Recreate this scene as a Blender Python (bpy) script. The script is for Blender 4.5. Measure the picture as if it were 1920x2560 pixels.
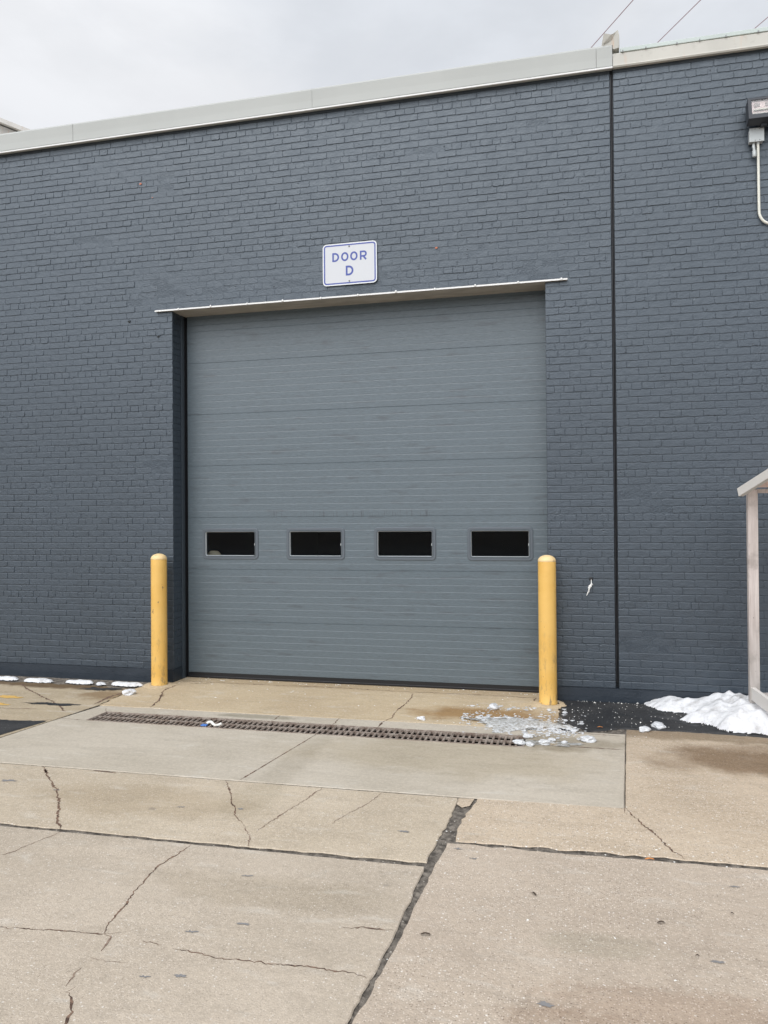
import bpy, bmesh, math, random
from math import radians, sin, cos, pi
from mathutils import Vector, Matrix, noise

for o in list(bpy.data.objects): bpy.data.objects.remove(o)
scene = bpy.context.scene
C = scene.collection

# ------------------------------------------------------------------ camera
YAW, PIT, ROL = -0.2407, 0.0095, -0.0073
cyw, syw = cos(YAW), sin(YAW); cp, sp = cos(PIT), sin(PIT); cr, sr = cos(ROL), sin(ROL)
F = Vector((syw*cp, cyw*cp, sp)); R = Vector((cyw, -syw, 0)); Uv = R.cross(F)
R2 = cr*R + sr*Uv; U2 = -sr*R + cr*Uv
cam = bpy.data.objects.new('camera', bpy.data.cameras.new('camera')); C.objects.link(cam)
cam.matrix_world = Matrix(((R2.x, U2.x, -F.x, -0.3928), (R2.y, U2.y, -F.y, -8.1649), (R2.z, U2.z, -F.z, 1.857), (0, 0, 0, 1)))
cam.data.sensor_fit = 'VERTICAL'; cam.data.sensor_height = 24; cam.data.sensor_width = 18
cam.data.lens = 1949.5/2560*24; cam.data.clip_end = 2000; cam.data.clip_start = 0.05
scene.camera = cam

# ------------------------------------------------------------------ node helper
class NT:
    def __init__(s, tree): s.t = tree; s.n = tree.nodes; s.l = tree.links
    def node(s, typ, **kw):
        nd = s.n.new(typ)
        for k, v in kw.items(): setattr(nd, k, v)
        return nd
    def put(s, sock, v):
        if hasattr(v, 'is_output'): s.l.new(v, sock)
        else:
            if isinstance(v, (tuple, list)) and len(v) == 3 and sock.type == 'RGBA': v = (*v, 1)
            sock.default_value = v
    def math(s, op, a, b=0.0, c=None, clamp=False):
        nd = s.node('ShaderNodeMath', operation=op, use_clamp=clamp)
        s.put(nd.inputs[0], a); s.put(nd.inputs[1], b)
        if c is not None: s.put(nd.inputs[2], c)
        return nd.outputs[0]
    def mix(s, f, a, b, blend='MIX'):
        nd = s.node('ShaderNodeMix', data_type='RGBA', blend_type=blend)
        s.put(nd.inputs[0], f); s.put(nd.inputs[6], a); s.put(nd.inputs[7], b)
        return nd.outputs[2]
    def noise(s, vec, scale, detail=4, rough=.55, dist=0):
        nd = s.node('ShaderNodeTexNoise'); s.put(nd.inputs['Vector'], vec)
        nd.inputs['Scale'].default_value = scale; nd.inputs['Detail'].default_value = detail
        nd.inputs['Roughness'].default_value = rough; nd.inputs['Distortion'].default_value = dist
        return nd.outputs[0]
    def voro(s, vec, scale, feature='F1'):
        nd = s.node('ShaderNodeTexVoronoi', feature=feature); s.put(nd.inputs['Vector'], vec)
        nd.inputs['Scale'].default_value = scale
        return nd
    def rng(s, v, a, b, c=0.0, d=1.0, smooth=True):
        nd = s.node('ShaderNodeMapRange', interpolation_type='SMOOTHSTEP' if smooth else 'LINEAR')
        s.put(nd.inputs[0], v)
        for i, x in enumerate((a, b, c, d)): nd.inputs[i+1].default_value = x
        return nd.outputs[0]
    def scale(s, vec, sc, loc=(0, 0, 0)):
        nd = s.node('ShaderNodeMapping'); s.put(nd.inputs[0], vec)
        nd.inputs['Location'].default_value = loc; nd.inputs['Scale'].default_value = sc
        return nd.outputs[0]
    def bump(s, h, strength, dist, normal=None):
        nd = s.node('ShaderNodeBump'); s.put(nd.inputs['Height'], h)
        nd.inputs['Strength'].default_value = strength; nd.inputs['Distance'].default_value = dist
        if normal is not None: s.l.new(normal, nd.inputs['Normal'])
        return nd.outputs[0]
    def obj(s): return s.node('ShaderNodeTexCoord').outputs['Object']
    def sep(s, v):
        nd = s.node('ShaderNodeSeparateXYZ'); s.put(nd.inputs[0], v); return nd.outputs

def mat(name, color=(.5, .5, .5), rough=.6, metal=0., spec=.5, build=None, **kw):
    m = bpy.data.materials.new(name); m.use_nodes = True
    t = NT(m.node_tree); b = m.node_tree.nodes['Principled BSDF']
    b.inputs['Base Color'].default_value = (*color, 1); b.inputs['Roughness'].default_value = rough
    b.inputs['Metallic'].default_value = metal; b.inputs['Specular IOR Level'].default_value = spec
    for k, v in kw.items(): b.inputs[k].default_value = v
    if build: build(t, b)
    return m

# ------------------------------------------------------------------ world: overcast sky
world = bpy.data.worlds.new('World'); scene.world = world; world.use_nodes = True
w = NT(world.node_tree); bg = world.node_tree.nodes['Background']
SUN_EL, SUN_ROT = radians(48), radians(200)
sky = w.node('ShaderNodeTexSky', sky_type='NISHITA'); sky.sun_disc = False
sky.sun_elevation = SUN_EL; sky.sun_rotation = SUN_ROT; sky.air_density = 1; sky.dust_density = 3
tc = w.node('ShaderNodeTexCoord').outputs['Generated']
z = w.sep(tc)[2]
lum = w.math('ADD', w.rng(z, -.02, .62, 6.5, 8.7), w.rng(z, .6, 1., 0, 1.5))        # overcast: brighter overhead
n1 = w.noise(w.scale(tc, (1, 1, 1.7), (3.1, .4, .2)), 2.3, 5, .5, .3)
n2 = w.noise(w.scale(tc, (1, 1, 2.2), (7.3, 2, 1)), 5.5, 6, .55, .2)
cl = w.math('ADD', w.rng(n1, .34, .66, .86, 1.0), w.rng(n2, .35, .65, -.035, .035))
cl = w.math('MULTIPLY', cl, lum)
tint = w.mix(w.rng(n1, .35, .65), (.93, .965, 1.02, 1), (.975, .985, 1.01, 1))
cc = w.node('ShaderNodeVectorMath', operation='SCALE'); w.put(cc.inputs[0], tint); w.put(cc.inputs[3], cl)
dp = w.node('ShaderNodeVectorMath', operation='DOT_PRODUCT'); w.put(dp.inputs[0], tc); dp.inputs[1].default_value = (-.22, -.84, .50)
glow = w.math('ADD', 1.0, w.rng(dp.outputs['Value'], .45, .98, 0, 1.9))            # sky brightened behind the camera, added for sheen on the upper wall
low = w.math('MAXIMUM', w.rng(z, -.02, .20, .10, 1), w.rng(w.sep(tc)[1], -.25, .25))   # low band behind the camera darkened so windows and lower wall reflect dark
ex = w.node('ShaderNodeVectorMath', operation='SCALE'); w.put(ex.inputs[0], cc.outputs[0]); w.put(ex.inputs[3], w.math('MULTIPLY', glow, low))
col = w.mix(.9, sky.outputs[0], ex.outputs[0])
w.put(bg.inputs['Color'], col); bg.inputs['Strength'].default_value = .1

sun = bpy.data.objects.new('sun', bpy.data.lights.new('sun', 'SUN')); C.objects.link(sun)
sun.data.energy = 0.6; sun.data.angle = radians(38); sun.data.color = (1, .955, .90)
sd = Vector((sin(SUN_ROT)*cos(SUN_EL), cos(SUN_ROT)*cos(SUN_EL), sin(SUN_EL)))
sun.rotation_euler = sd.to_track_quat('Z', 'Y').to_euler()
sun['kind'] = 'structure'
vs = scene.view_settings
vs.view_transform = 'Standard'; vs.look = 'None'; vs.exposure = 0.2; vs.gamma = 1; vs.use_curve_mapping = False
scene.cycles.max_bounces = 6

# ------------------------------------------------------------------ mesh helpers
class MB:
    def __init__(s): s.v = []; s.f = []; s.m = []; s.sm = []
    def add(s, verts, faces, mi=0, smooth=False):
        o = len(s.v); s.v += [tuple(v) for v in verts]
        for f in faces: s.f.append(tuple(i+o for i in f)); s.m.append(mi); s.sm.append(smooth)
    def box(s, x0, x1, y0, y1, z0, z1, mi=0, bev=0.0):
        if bev <= 0:
            v = [(x, y, z) for x in (x0, x1) for y in (y0, y1) for z in (z0, z1)]
            s.add(v, [(0, 1, 3, 2), (4, 6, 7, 5), (0, 4, 5, 1), (2, 3, 7, 6), (0, 2, 6, 4), (1, 5, 7, 3)], mi); return
        bm = bmesh.new(); bmesh.ops.create_cube(bm, size=1)
        for v in bm.verts: v.co = Vector(((x0+x1)/2+v.co.x*(x1-x0), (y0+y1)/2+v.co.y*(y1-y0), (z0+z1)/2+v.co.z*(z1-z0)))
        bmesh.ops.bevel(bm, geom=bm.edges[:], offset=bev, segments=2, affect='EDGES', profile=.5)
        s.bm(bm, mi)
    def bm(s, bm, mi=0, smooth=False):
        bm.verts.index_update()
        s.add([v.co[:] for v in bm.verts], [[v.index for v in f.verts] for f in bm.faces], mi, smooth); bm.free()
    def obox(s, p0, p1, w_, h_, up=(0, 0, 1), mi=0):
        """bar of section w_ x h_ from p0 to p1"""
        p0, p1 = Vector(p0), Vector(p1); d = (p1-p0).normalized(); u = Vector(up)
        a = d.cross(u).normalized()*w_/2; b = a.cross(d).normalized()*h_/2
        v = [p+sa*a+sb*b for p in (p0, p1) for sa, sb in ((-1, -1), (1, -1), (1, 1), (-1, 1))]
        s.add(v, [(3, 2, 1, 0), (4, 5, 6, 7), (0, 1, 5, 4), (1, 2, 6, 5), (2, 3, 7, 6), (3, 0, 4, 7)], mi)
    def tube(s, pts, r, n=10, mi=0, cap=True, rs=None):
        pts = [Vector(p) for p in pts]; rings = []; prev = None
        for i, p in enumerate(pts):
            d = (pts[min(i+1, len(pts)-1)]-pts[max(i-1, 0)]).normalized()
            if prev is None: prev = d.orthogonal().normalized()
            a = (prev - d*prev.dot(d)).normalized(); prev = a; b = d.cross(a)
            rr = rs[i] if rs else r
            rings.append([p+rr*(cos(2*pi*k/n)*a+sin(2*pi*k/n)*b) for k in range(n)])
        v = [q for g in rings for q in g]; f = []
        for i in range(len(pts)-1):
            for k in range(n): f.append((i*n+k, i*n+(k+1) % n, (i+1)*n+(k+1) % n, (i+1)*n+k))
        s.add(v, f, mi, True)
        if cap: s.add(rings[0], [tuple(reversed(range(n)))], mi); s.add(rings[-1], [tuple(range(n))], mi)
    def lathe(s, cx, cy, prof, n=32, mi=0):
        v = []; f = []
        for r, z_ in prof:
            for k in range(n): v.append((cx+r*cos(2*pi*k/n), cy+r*sin(2*pi*k/n), z_))
        for i in range(len(prof)-1):
            for k in range(n): f.append((i*n+k, i*n+(k+1) % n, (i+1)*n+(k+1) % n, (i+1)*n+k))
        s.add(v, f, mi, True)
    def build(s, name, mats, parent=None, loc=None):
        me = bpy.data.meshes.new(name)
        if loc is not None: s.v = [(a-loc[0], b-loc[1], c-loc[2]) for a, b, c in s.v]
        me.from_pydata(s.v, [], s.f)
        me.polygons.foreach_set('material_index', s.m); me.polygons.foreach_set('use_smooth', s.sm)
        for m in (mats if isinstance(mats, (list, tuple)) else [mats]): me.materials.append(m)
        me.update()
        o = bpy.data.objects.new(name, me); C.objects.link(o)
        if loc is not None: o.location = loc
        if parent is not None:
            o.parent = parent
            if loc is not None: o.location = Vector(loc)-parent.location
            else: o.location = -parent.location
        return o

def tag(o, label=None, cat=None, group=None, kind=None):
    if label: o['label'] = label
    if cat: o['category'] = cat
    if group: o['group'] = group
    if kind: o['kind'] = kind
    return o
def thing(name, loc, label, cat, group=None):
    o = bpy.data.objects.new(name, None); C.objects.link(o); o.location = loc; o.empty_display_size = .2
    return tag(o, label, cat, group)
def nz(x, y=0., z_=0.): return noise.noise(Vector((x, y, z_)))

# ------------------------------------------------------------------ materials
def brick_build(base, tone=.16, bump=.5):
    def b(t, p):
        co = t.obj()
        big = t.noise(co, .55, 4, .5)
        mid = t.noise(co, 7, 5, .6)
        att = t.node('ShaderNodeAttribute', attribute_name='tone').outputs['Fac']
        c = t.mix(t.rng(big, .35, .65), tuple(x*.93 for x in base), tuple(x*1.07 for x in base))
        c = t.mix(t.rng(mid, .3, .7, 0, .30), c, tuple(x*1.35 for x in base))
        k = t.math('ADD', t.math('MULTIPLY', att, tone), 1-tone/2)
        vm = t.node('ShaderNodeVectorMath', operation='SCALE'); t.put(vm.inputs[0], c); t.put(vm.inputs[3], k)
        # pale scuffs and dark pits in the paint
        sc = t.noise(t.scale(co, (1, 1, 2.2)), 24, 6, .7)
        c = t.mix(t.rng(sc, .66, .76, 0, .25), vm.outputs[0], (.22, .25, .28))
        vo = t.voro(co, 17); pit = t.math('MULTIPLY', t.rng(vo.outputs['Distance'], .05, .16, 1, 0), t.rng(t.sep(vo.outputs['Color'])[0], .86, .9))
        c = t.mix(t.math('MULTIPLY', pit, .75), c, (.012, .014, .018))
        t.put(p.inputs['Base Color'], c)
        t.put(p.inputs['Roughness'], t.rng(mid, .3, .7, .36, .48))
        h = t.math('ADD', t.noise(co, 60, 6, .65), t.math('MULTIPLY', t.noise(co, 14, 4, .6), 1.6))
        h = t.math('SUBTRACT', h, t.math('MULTIPLY', pit, 1.4))
        t.put(p.inputs['Normal'], t.bump(h, bump, .006))
    return b
PAINT = (.026, .037, .052)
M_brick = mat('painted_brick', build=brick_build(PAINT, .045), spec=1.0, IOR=1.55, **{'Specular Tint': (.86, .94, 1, 1)})
M_mortar = mat('painted_mortar', build=brick_build(tuple(x*.93 for x in PAINT), 0, .7), spec=1.0, IOR=1.5, **{'Specular Tint': (.86, .94, 1, 1)})
M_found = mat('painted_foundation', build=brick_build(tuple(x*.78 for x in PAINT), 0, .4))
M_orange = mat('bare_clay', (.55, .20, .12), .9)
M_black = mat('black_rubber', (.012, .013, .016), .35)
def soffit_b(t, p):
    co = t.obj()
    t.put(p.inputs['Base Color'], t.mix(t.rng(t.noise(t.scale(co, (1, 3, 1)), 5, 5), .3, .7), (.42, .395, .355), (.32, .30, .265)))
M_soffit = mat('lintel_paint', rough=.6, build=soffit_b)
M_white = mat('white_edge', (.85, .85, .84), .5)
def fascia_b(base, amt):
    def b(t, p):
        co = t.obj()
        c = t.mix(t.rng(t.noise(t.scale(co, (1, 1, .5)), 1.3, 5), .35, .65), base, tuple(x*(1-amt) for x in base))
        if amt > .1:
            st = t.math('MULTIPLY', t.rng(t.noise(t.scale(co, (4, 1, .6)), 3, 5), .56, .72), .55)
            c = t.mix(st, c, (.62, .40, .26))
            c = t.mix(t.rng(t.noise(co, 14, 5), .55, .8, 0, .5), c, (.35, .34, .30))
        t.put(p.inputs['Base Color'], c)
        t.put(p.inputs['Normal'], t.bump(t.noise(t.scale(co, (.6, 1, .3)), 3, 2), .25, .02))
    return b
M_fascia = mat('fascia_metal', rough=.5, spec=.4, build=fascia_b((.475, .49, .47), .04))
M_coping = mat('coping_metal', rough=.55, build=fascia_b((.60, .585, .53), .14))
M_flash = mat('flashing_metal', rough=.45, build=fascia_b((.56, .63, .60), .08))
M_membrane = mat('roof_membrane', rough=.7, build=fascia_b((.56, .55, .50), .14))

def door_b(t, p):
    co = t.obj()
    g = t.noise(t.scale(co, (5, 1, 46)), 3.2, 7, .62, .6)
    big = t.noise(co, .8, 4, .5)
    base = (.088, .120, .142)
    c = t.mix(t.rng(g, .3, .7), tuple(x*.80 for x in base), tuple(x*1.16 for x in base))
    c = t.mix(t.rng(big, .35, .65, 0, .22), c, (.100, .130, .150))
    # brushed grime patches left in the embossed grain
    gr = t.math('MULTIPLY', t.rng(t.noise(t.scale(co, (1.4, 1, 9)), 2.2, 6, .6), .56, .70), t.rng(g, .40, .56))
    c = t.mix(t.math('MULTIPLY', gr, .85), c, (.055, .068, .080))
    # vertical drip marks just above the window section
    s = t.sep(co)
    band = t.math('MULTIPLY', t.rng(s[2], 1.885, 1.895), t.rng(s[2], 1.93, 1.985, 1, 0))
    dr = t.math('MULTIPLY', t.rng(t.noise(t.scale(co, (40, 1, 2)), 1.6, 3, .6), .57, .64), t.rng(t.noise(co, 1.7, 2), .44, .52))
    c = t.mix(t.math('MULTIPLY', t.math('MULTIPLY', band, dr), .7), c, (.03, .036, .042))
    t.put(p.inputs['Base Color'], c)
    t.put(p.inputs['Roughness'], t.rng(g, .3, .7, .52, .36))
    t.put(p.inputs['Normal'], t.bump(g, .35, .004))
M_door = mat('embossed_steel', build=door_b, spec=.9)
M_doordk = mat('door_trim_steel', (.045, .060, .076), .42, spec=.8)
M_wframe = mat('window_frame_plastic', (.11, .13, .15), .35)
M_wedge = mat('glazing_edge', (.55, .60, .62), .35)
M_glass = mat('window_glass', (.5, .56, .6), .03, spec=.12, IOR=1.25, **{'Transmission Weight': 1.0})
M_inside = mat('dark_interior', (.035, .065, .095), .9, spec=.1)

def yellow_b(t, p):
    co = t.obj(); s = t.sep(co)
    c = t.mix(t.rng(t.noise(co, 3, 5), .35, .65), (.75, .445, .105), (.80, .50, .14))
    f = t.rng(t.noise(t.scale(co, (1, 1, .35)), 22, 6, .65), .50, .70)
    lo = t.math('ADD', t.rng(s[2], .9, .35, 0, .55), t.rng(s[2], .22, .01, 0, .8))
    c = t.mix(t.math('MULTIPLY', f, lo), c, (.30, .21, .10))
    ch = t.rng(t.noise(t.scale(co, (1, 1, .5), (7, 3, 0)), 30, 4, .6), .69, .715)
    c = t.mix(t.math('MULTIPLY', ch, .85), c, (.20, .13, .08))
    sm = t.math('MULTIPLY', t.rng(t.noise(t.scale(co, (1, 1, .5), (2, 1, 0)), 9, 5), .5, .68), t.math('MULTIPLY', t.rng(s[2], .45, .6), t.rng(s[2], .75, .95, 1, 0)))
    c = t.mix(t.math('MULTIPLY', sm, .5), c, (.33, .27, .15))
    t.put(p.inputs['Base Color'], c)
    t.put(p.inputs['Normal'], t.bump(t.noise(co, 30, 5), .25, .004))
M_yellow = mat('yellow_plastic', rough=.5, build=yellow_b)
M_yellowtop = mat('yellow_cap', rough=.5, build=lambda t, p: (t.put(p.inputs['Base Color'], t.mix(t.rng(t.noise(t.obj(), 24, 5), .58, .7, 0, .6), (.84, .62, .32), (.42, .31, .15)))))

def conc(name, a, b_, agg=.5, aggs=95, stains=(), dark=.35, spec=.35, grime=.5):
    def f(t, p):
        co = t.obj()
        c = t.mix(t.rng(t.noise(co, .75, 6, .58, .2), .34, .66), a, b_)
        c = t.mix(t.rng(t.noise(t.scale(co, (1, 1.6, 1), (4, 2, 0)), 3.6, 6, .62), .52, .78, 0, grime), c, tuple(x*.62 for x in b_))
        c = t.mix(t.rng(t.noise(co, 150, 4, .75), .32, .68, 0, .42), c, tuple(x*.52 for x in a))
        c = t.mix(t.rng(t.noise(t.scale(co, (.8, 3.2, 1), (2, 7, 0)), 2.4, 6, .62, .4), .46, .70, 0, .34), c, tuple(x*.70 for x in b_))
        c = t.mix(t.rng(t.noise(t.scale(co, (.9, 2.6, 1), (1, 3, 0)), 3.1, 6, .66, .4), .54, .74, 0, .5), c, (.62, .585, .52))
        c = t.mix(t.rng(t.noise(co, 38, 5, .7), .42, .66, 0, .26), c, tuple(x*1.25 for x in a))
        c = t.mix(t.rng(t.noise(t.scale(co, (1, 1, 1), (9, 4, 0)), 16, 5, .7), .5, .7, 0, .22), c, tuple(x*.6 for x in b_))
        v1 = t.voro(co, aggs); r = t.sep(v1.outputs['Color'])
        inside = t.rng(v1.outputs['Distance'], .30, .44, 1, 0)
        pat = t.rng(t.noise(co, 1.6, 5, .6), .34, .62, .55, 1)
        lit = t.math('MULTIPLY', t.math('MULTIPLY', inside, t.rng(r[0], .58, .66)), t.math('MULTIPLY', pat, agg))
        dk = t.math('MULTIPLY', t.math('MULTIPLY', inside, t.rng(r[1], .70, .78)), t.math('MULTIPLY', pat, agg*.75))
        c = t.mix(t.math('MULTIPLY', lit, .9), c, (.72, .64, .55)); c = t.mix(t.math('MULTIPLY', dk, .8), c, (.14, .10, .075))
        v2 = t.voro(t.scale(co, (1, 1, 1), (5.3, 1.7, 0)), aggs*.42); r2 = t.sep(v2.outputs['Color'])
        big = t.math('MULTIPLY', t.math('MULTIPLY', t.rng(v2.outputs['Distance'], .16, .26, 1, 0), t.rng(r2[0], .84, .88)), agg)
        c = t.mix(big, c, (.74, .70, .64))
        # scattered oily spots
        wv = t.node('ShaderNodeVectorMath', operation='ADD'); t.put(wv.inputs[0], co)
        nn = t.node('ShaderNodeTexNoise'); nn.inputs['Scale'].default_value = 9; t.put(nn.inputs['Vector'], co)
        sc = t.node('ShaderNodeVectorMath', operation='SCALE'); t.put(sc.inputs[0], nn.outputs['Color']); sc.inputs[3].default_value = .09
        t.put(wv.inputs[1], sc.outputs[0])
        v3 = t.voro(wv.outputs[0], 2.6); r3 = t.sep(v3.outputs['Color'])
        sp_ = t.math('MULTIPLY', t.rng(v3.outputs['Distance'], .03, .075, 1, 0), t.rng(r3[1], .45, .5))
        c = t.mix(t.math('MULTIPLY', sp_, dark), c, (.13, .13, .14))
        s = t.sep(co); rough = .82
        for (cx, cy, rx, ry, col_, amt, nsc) in stains:
            dx = t.math('DIVIDE', t.math('SUBTRACT', s[0], cx), rx); dy = t.math('DIVIDE', t.math('SUBTRACT', s[1], cy), ry)
            d = t.math('SQRT', t.math('ADD', t.math('MULTIPLY', dx, dx), t.math('MULTIPLY', dy, dy)))
            d = t.math('ADD', d, t.math('MULTIPLY', t.math('SUBTRACT', t.noise(co, nsc, 6, .6), .5), 1.2))
            c = t.mix(t.rng(d, .45, 1.05, amt, 0), c, col_, 'MULTIPLY')
        t.put(p.inputs['Base Color'], c)
        h = t.math('ADD', t.math('MULTIPLY', t.noise(co, 120, 4, .7), .6), t.math('MULTIPLY', v1.outputs['Distance'], agg))
        h = t.math('ADD', h, t.noise(co, 18, 4, .5))
        t.put(p.inputs['Normal'], t.bump(h, .45, .004))
    return mat(name, rough=.82, spec=spec, build=f)
M_apron = conc('new_concrete', (.58, .52, .43), (.49, .435, .35), .15, 80,
               stains=[(-.6, -1.55, .75, .30, (.62, .60, .55, 1), .85, 5), (-3.35, -1.27, .5, .09, (.62, .62, .58, 1), .9, 9), (-1.4, -2.1, 1.6, .6, (.86, .83, .76, 1), .8, 2.5), (-2.5, -2.6, .16, .9, (.85, .84, .82, 1), .8, 3)], grime=.30, dark=.1)
M_thresh = conc('yellowed_concrete', (.60, .485, .325), (.50, .39, .255), .45, 70,
                stains=[(-1.25, -.75, .85, .32, (.60, .46, .30, 1), .95, 3.5), (-3.0, .2, 2.6, .22, (.80, .76, .70, 1), .7, 3)], dark=.15)
M_left = conc('left_concrete', (.52, .43, .30), (.42, .345, .24), .35, 70,
              stains=[(-6.2, -.42, 1.6, .2, (.28, .22, .16, 1), .95, 5), (-5.2, -.75, .5, .3, (.55, .45, .34, 1), .8, 6)], dark=.6)
M_slabM = conc('middle_concrete', (.60, .51, .39), (.50, .42, .315), .7, 105,
               stains=[(-3.2, -3.5, .9, .35, (.84, .81, .76, 1), .8, 3), (-2.5, -3.3, .22, .5, (.86, .86, .84, 1), .8, 3)])
M_slabF = conc('front_concrete', (.56, .48, .385), (.47, .40, .315), .7, 120, stains=[(-1.9, -4.5, .8, .22, (.85, .84, .81, 1), .8, 4), (-3.0, -4.3, .5, .1, (1.12, 1.12, 1.12, 1), .6, 4)])
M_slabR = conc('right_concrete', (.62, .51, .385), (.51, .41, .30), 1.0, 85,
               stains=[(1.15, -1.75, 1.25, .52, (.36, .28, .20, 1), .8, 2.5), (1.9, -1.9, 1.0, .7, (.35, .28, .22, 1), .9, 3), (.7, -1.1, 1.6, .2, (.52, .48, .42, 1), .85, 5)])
M_slabRF = conc('rough_concrete', (.56, .47, .375), (.47, .39, .31), 1.0, 110,
                stains=[(.05, -5.05, .75, .20, (.66, .55, .48, 1), .45, 16), (-.45, -5.2, .3, .12, (.6, .5, .43, 1), .5, 18), (-.3, -4.65, .35, .14, (.86, .88, .86, 1), .8, 6)])
M_crack = mat('crack_dirt', rough=.95, build=lambda t, p: t.put(p.inputs['Base Color'], t.mix(t.rng(t.noise(t.obj(), 30, 4), .35, .65), (.07, .042, .03), (.23, .145, .10))))
M_hair = mat('hairline_dirt', rough=.95, build=lambda t, p: t.put(p.inputs['Base Color'], t.mix(t.rng(t.noise(t.obj(), 22, 4), .35, .65), (.16, .10, .075), (.33, .25, .19))))
def dirt_b(t, p):
    co = t.obj(); v = t.voro(co, 60)
    c = t.mix(t.rng(t.noise(co, 25, 6), .3, .7), (.07, .060, .050), (.25, .22, .185))
    c = t.mix(t.math('MULTIPLY', t.rng(v.outputs['Distance'], .2, .35, 1, 0), t.rng(t.sep(v.outputs['Color'])[0], .9, .93)), c, (.5, .46, .4))
    t.put(p.inputs['Base Color'], c); t.put(p.inputs['Normal'], t.bump(t.noise(co, 60, 6, .7), 1, .01))
M_dirt = mat('joint_dirt', rough=.9, build=dirt_b)
def asph_b(t, p):
    co = t.obj(); v = t.voro(co, 150)
    c = t.mix(t.rng(t.noise(co, 2.5, 6, .6), .35, .65), (.020, .021, .023), (.040, .040, .041))
    c = t.mix(t.math('MULTIPLY', t.rng(v.outputs['Distance'], .25, .4, 1, 0), t.rng(t.sep(v.outputs['Color'])[0], .8, .86, 0, .6)), c, (.13, .13, .13))
    v = t.voro(co, 55)
    c = t.mix(t.math('MULTIPLY', t.rng(v.outputs['Distance'], .1, .2, 1, 0), t.rng(t.sep(v.outputs['Color'])[0], .95, .97, 0, .9)), c, (.55, .55, .54))
    t.put(p.inputs['Base Color'], c); t.put(p.inputs['Roughness'], t.rng(t.noise(co, 3, 4), .4, .6, .45, .75))
    t.put(p.inputs['Normal'], t.bump(t.noise(co, 130, 5, .7), .8, .006))
M_asph = mat('black_asphalt', build=asph_b)
def snow_b(t, p):
    co = t.obj()
    c = t.mix(t.rng(t.noise(co, 9, 6, .65), .48, .72, 0, .7), (.76, .77, .79), (.42, .41, .40))
    c = t.mix(t.rng(t.noise(co, 60, 5, .7), .66, .76, 0, .5), c, (.25, .22, .19))
    t.put(p.inputs['Base Color'], c)
    t.put(p.inputs['Normal'], t.bump(t.math('ADD', t.noise(co, 45, 6, .7), t.math('MULTIPLY', t.noise(co, 16, 4), 1.5)), .55, .014))
M_snow = mat('old_snow', rough=.55, build=snow_b)
M_ice = mat('wet_ice', (.80, .82, .84), .22, build=lambda t, p: t.put(p.inputs['Normal'], t.bump(t.noise(t.obj(), 40, 5), .6, .01)), **{'Transmission Weight': .22})
M_slush = mat('icy_slush', rough=.3, build=lambda t, p: (t.put(p.inputs['Base Color'], t.mix(t.rng(t.noise(t.obj(), 34, 6, .7), .38, .62), (.40, .38, .34), (.80, .82, .83))), t.put(p.inputs['Normal'], t.bump(t.noise(t.obj(), 60, 5, .7), 1, .015))))
M_film = mat('melt_film', (.38, .36, .32), .1, build=lambda t, p: (t.put(p.inputs['Base Color'], t.mix(t.rng(t.noise(t.obj(), 22, 6, .6), .4, .6), (.30, .27, .22), (.62, .62, .60)))), **{'Transmission Weight': .2})
def rust_b(t, p):
    co = t.obj()
    t.put(p.inputs['Base Color'], t.mix(t.rng(t.noise(co, 12, 6, .6), .35, .65), (.20, .145, .115), (.40, .34, .29)))
    t.put(p.inputs['Normal'], t.bump(t.noise(co, 90, 4), .4, .003))
M_grate = mat('cast_iron', rough=.6, metal=.2, build=rust_b)
M_pit = mat('drain_pit', (.010, .008, .007), .9, spec=.1)  # near-black so the grate slots look deep; shade put into the colour
M_galv = mat('galvanised', (.50, .53, .53), .45, metal=.25)
M_conduit = mat('conduit_paint', (.78, .78, .70), .4)
M_box = mat('grey_box', (.42, .44, .45), .5)
M_lamp = mat('lamp_black', (.03, .035, .045), .45)
M_refl = mat('lamp_reflector', (.62, .50, .47), .25, metal=.5)
M_lens = mat('lamp_lens', (.9, .9, .9), .03, **{'Transmission Weight': .95})
def wood_b(t, p):
    co = t.obj()
    c = t.mix(t.rng(t.noise(t.scale(co, (14, 14, 1)), 3, 6, .6), .3, .7), (.66, .60, .57), (.50, .44, .41))
    c = t.mix(t.rng(t.noise(co, 5, 5, .6), .50, .70, 0, .6), c, (.30, .26, .235))
    c = t.mix(t.rng(t.sep(co)[2], 1.2, .2, 0, .55), c, (.33, .32, .30))
    c = t.mix(t.rng(t.noise(t.scale(co, (1, 1, .5)), 40, 3), .70, .74, 0, .8), c, (.10, .08, .07))
    t.put(p.inputs['Base Color'], c)
M_timber = mat('weathered_white_wood', rough=.7, build=wood_b)
M_timber2 = mat('white_painted_wood', (.68, .66, .63), .55)
M_poly = mat('pale_roof_panel', (.80, .62, .56), .5)
M_sign = mat('sign_white', rough=.35, build=lambda t, p: t.put(p.inputs['Base Color'], t.mix(t.rng(t.noise(t.scale(t.obj(), (1, 1, .5)), 5, 5), .5, .75, 0, .35), (.63, .65, .68), (.54, .54, .55))))
M_signw = mat('sign_rim', (.74, .77, .79), .35)
M_blue = mat('sign_blue', (.065, .095, .36), .4)
M_bolt = mat('bolt_steel', (.22, .22, .22), .4, metal=.6)
M_leaf = mat('dead_leaf', (.07, .05, .035), .9)
M_leafo = mat('orange_leaf', (.62, .24, .07), .8)
M_yline = mat('yellow_marking', (.66, .42, .12), .7)
M_wire = mat('cable', (.36, .24, .27), .6)
M_cord = mat('white_cord', (.82, .82, .80), .7)
M_paper = mat('paper', (.85, .84, .78), .7); M_bluep = mat('blue_plastic', (.08, .22, .62), .4)

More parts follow.
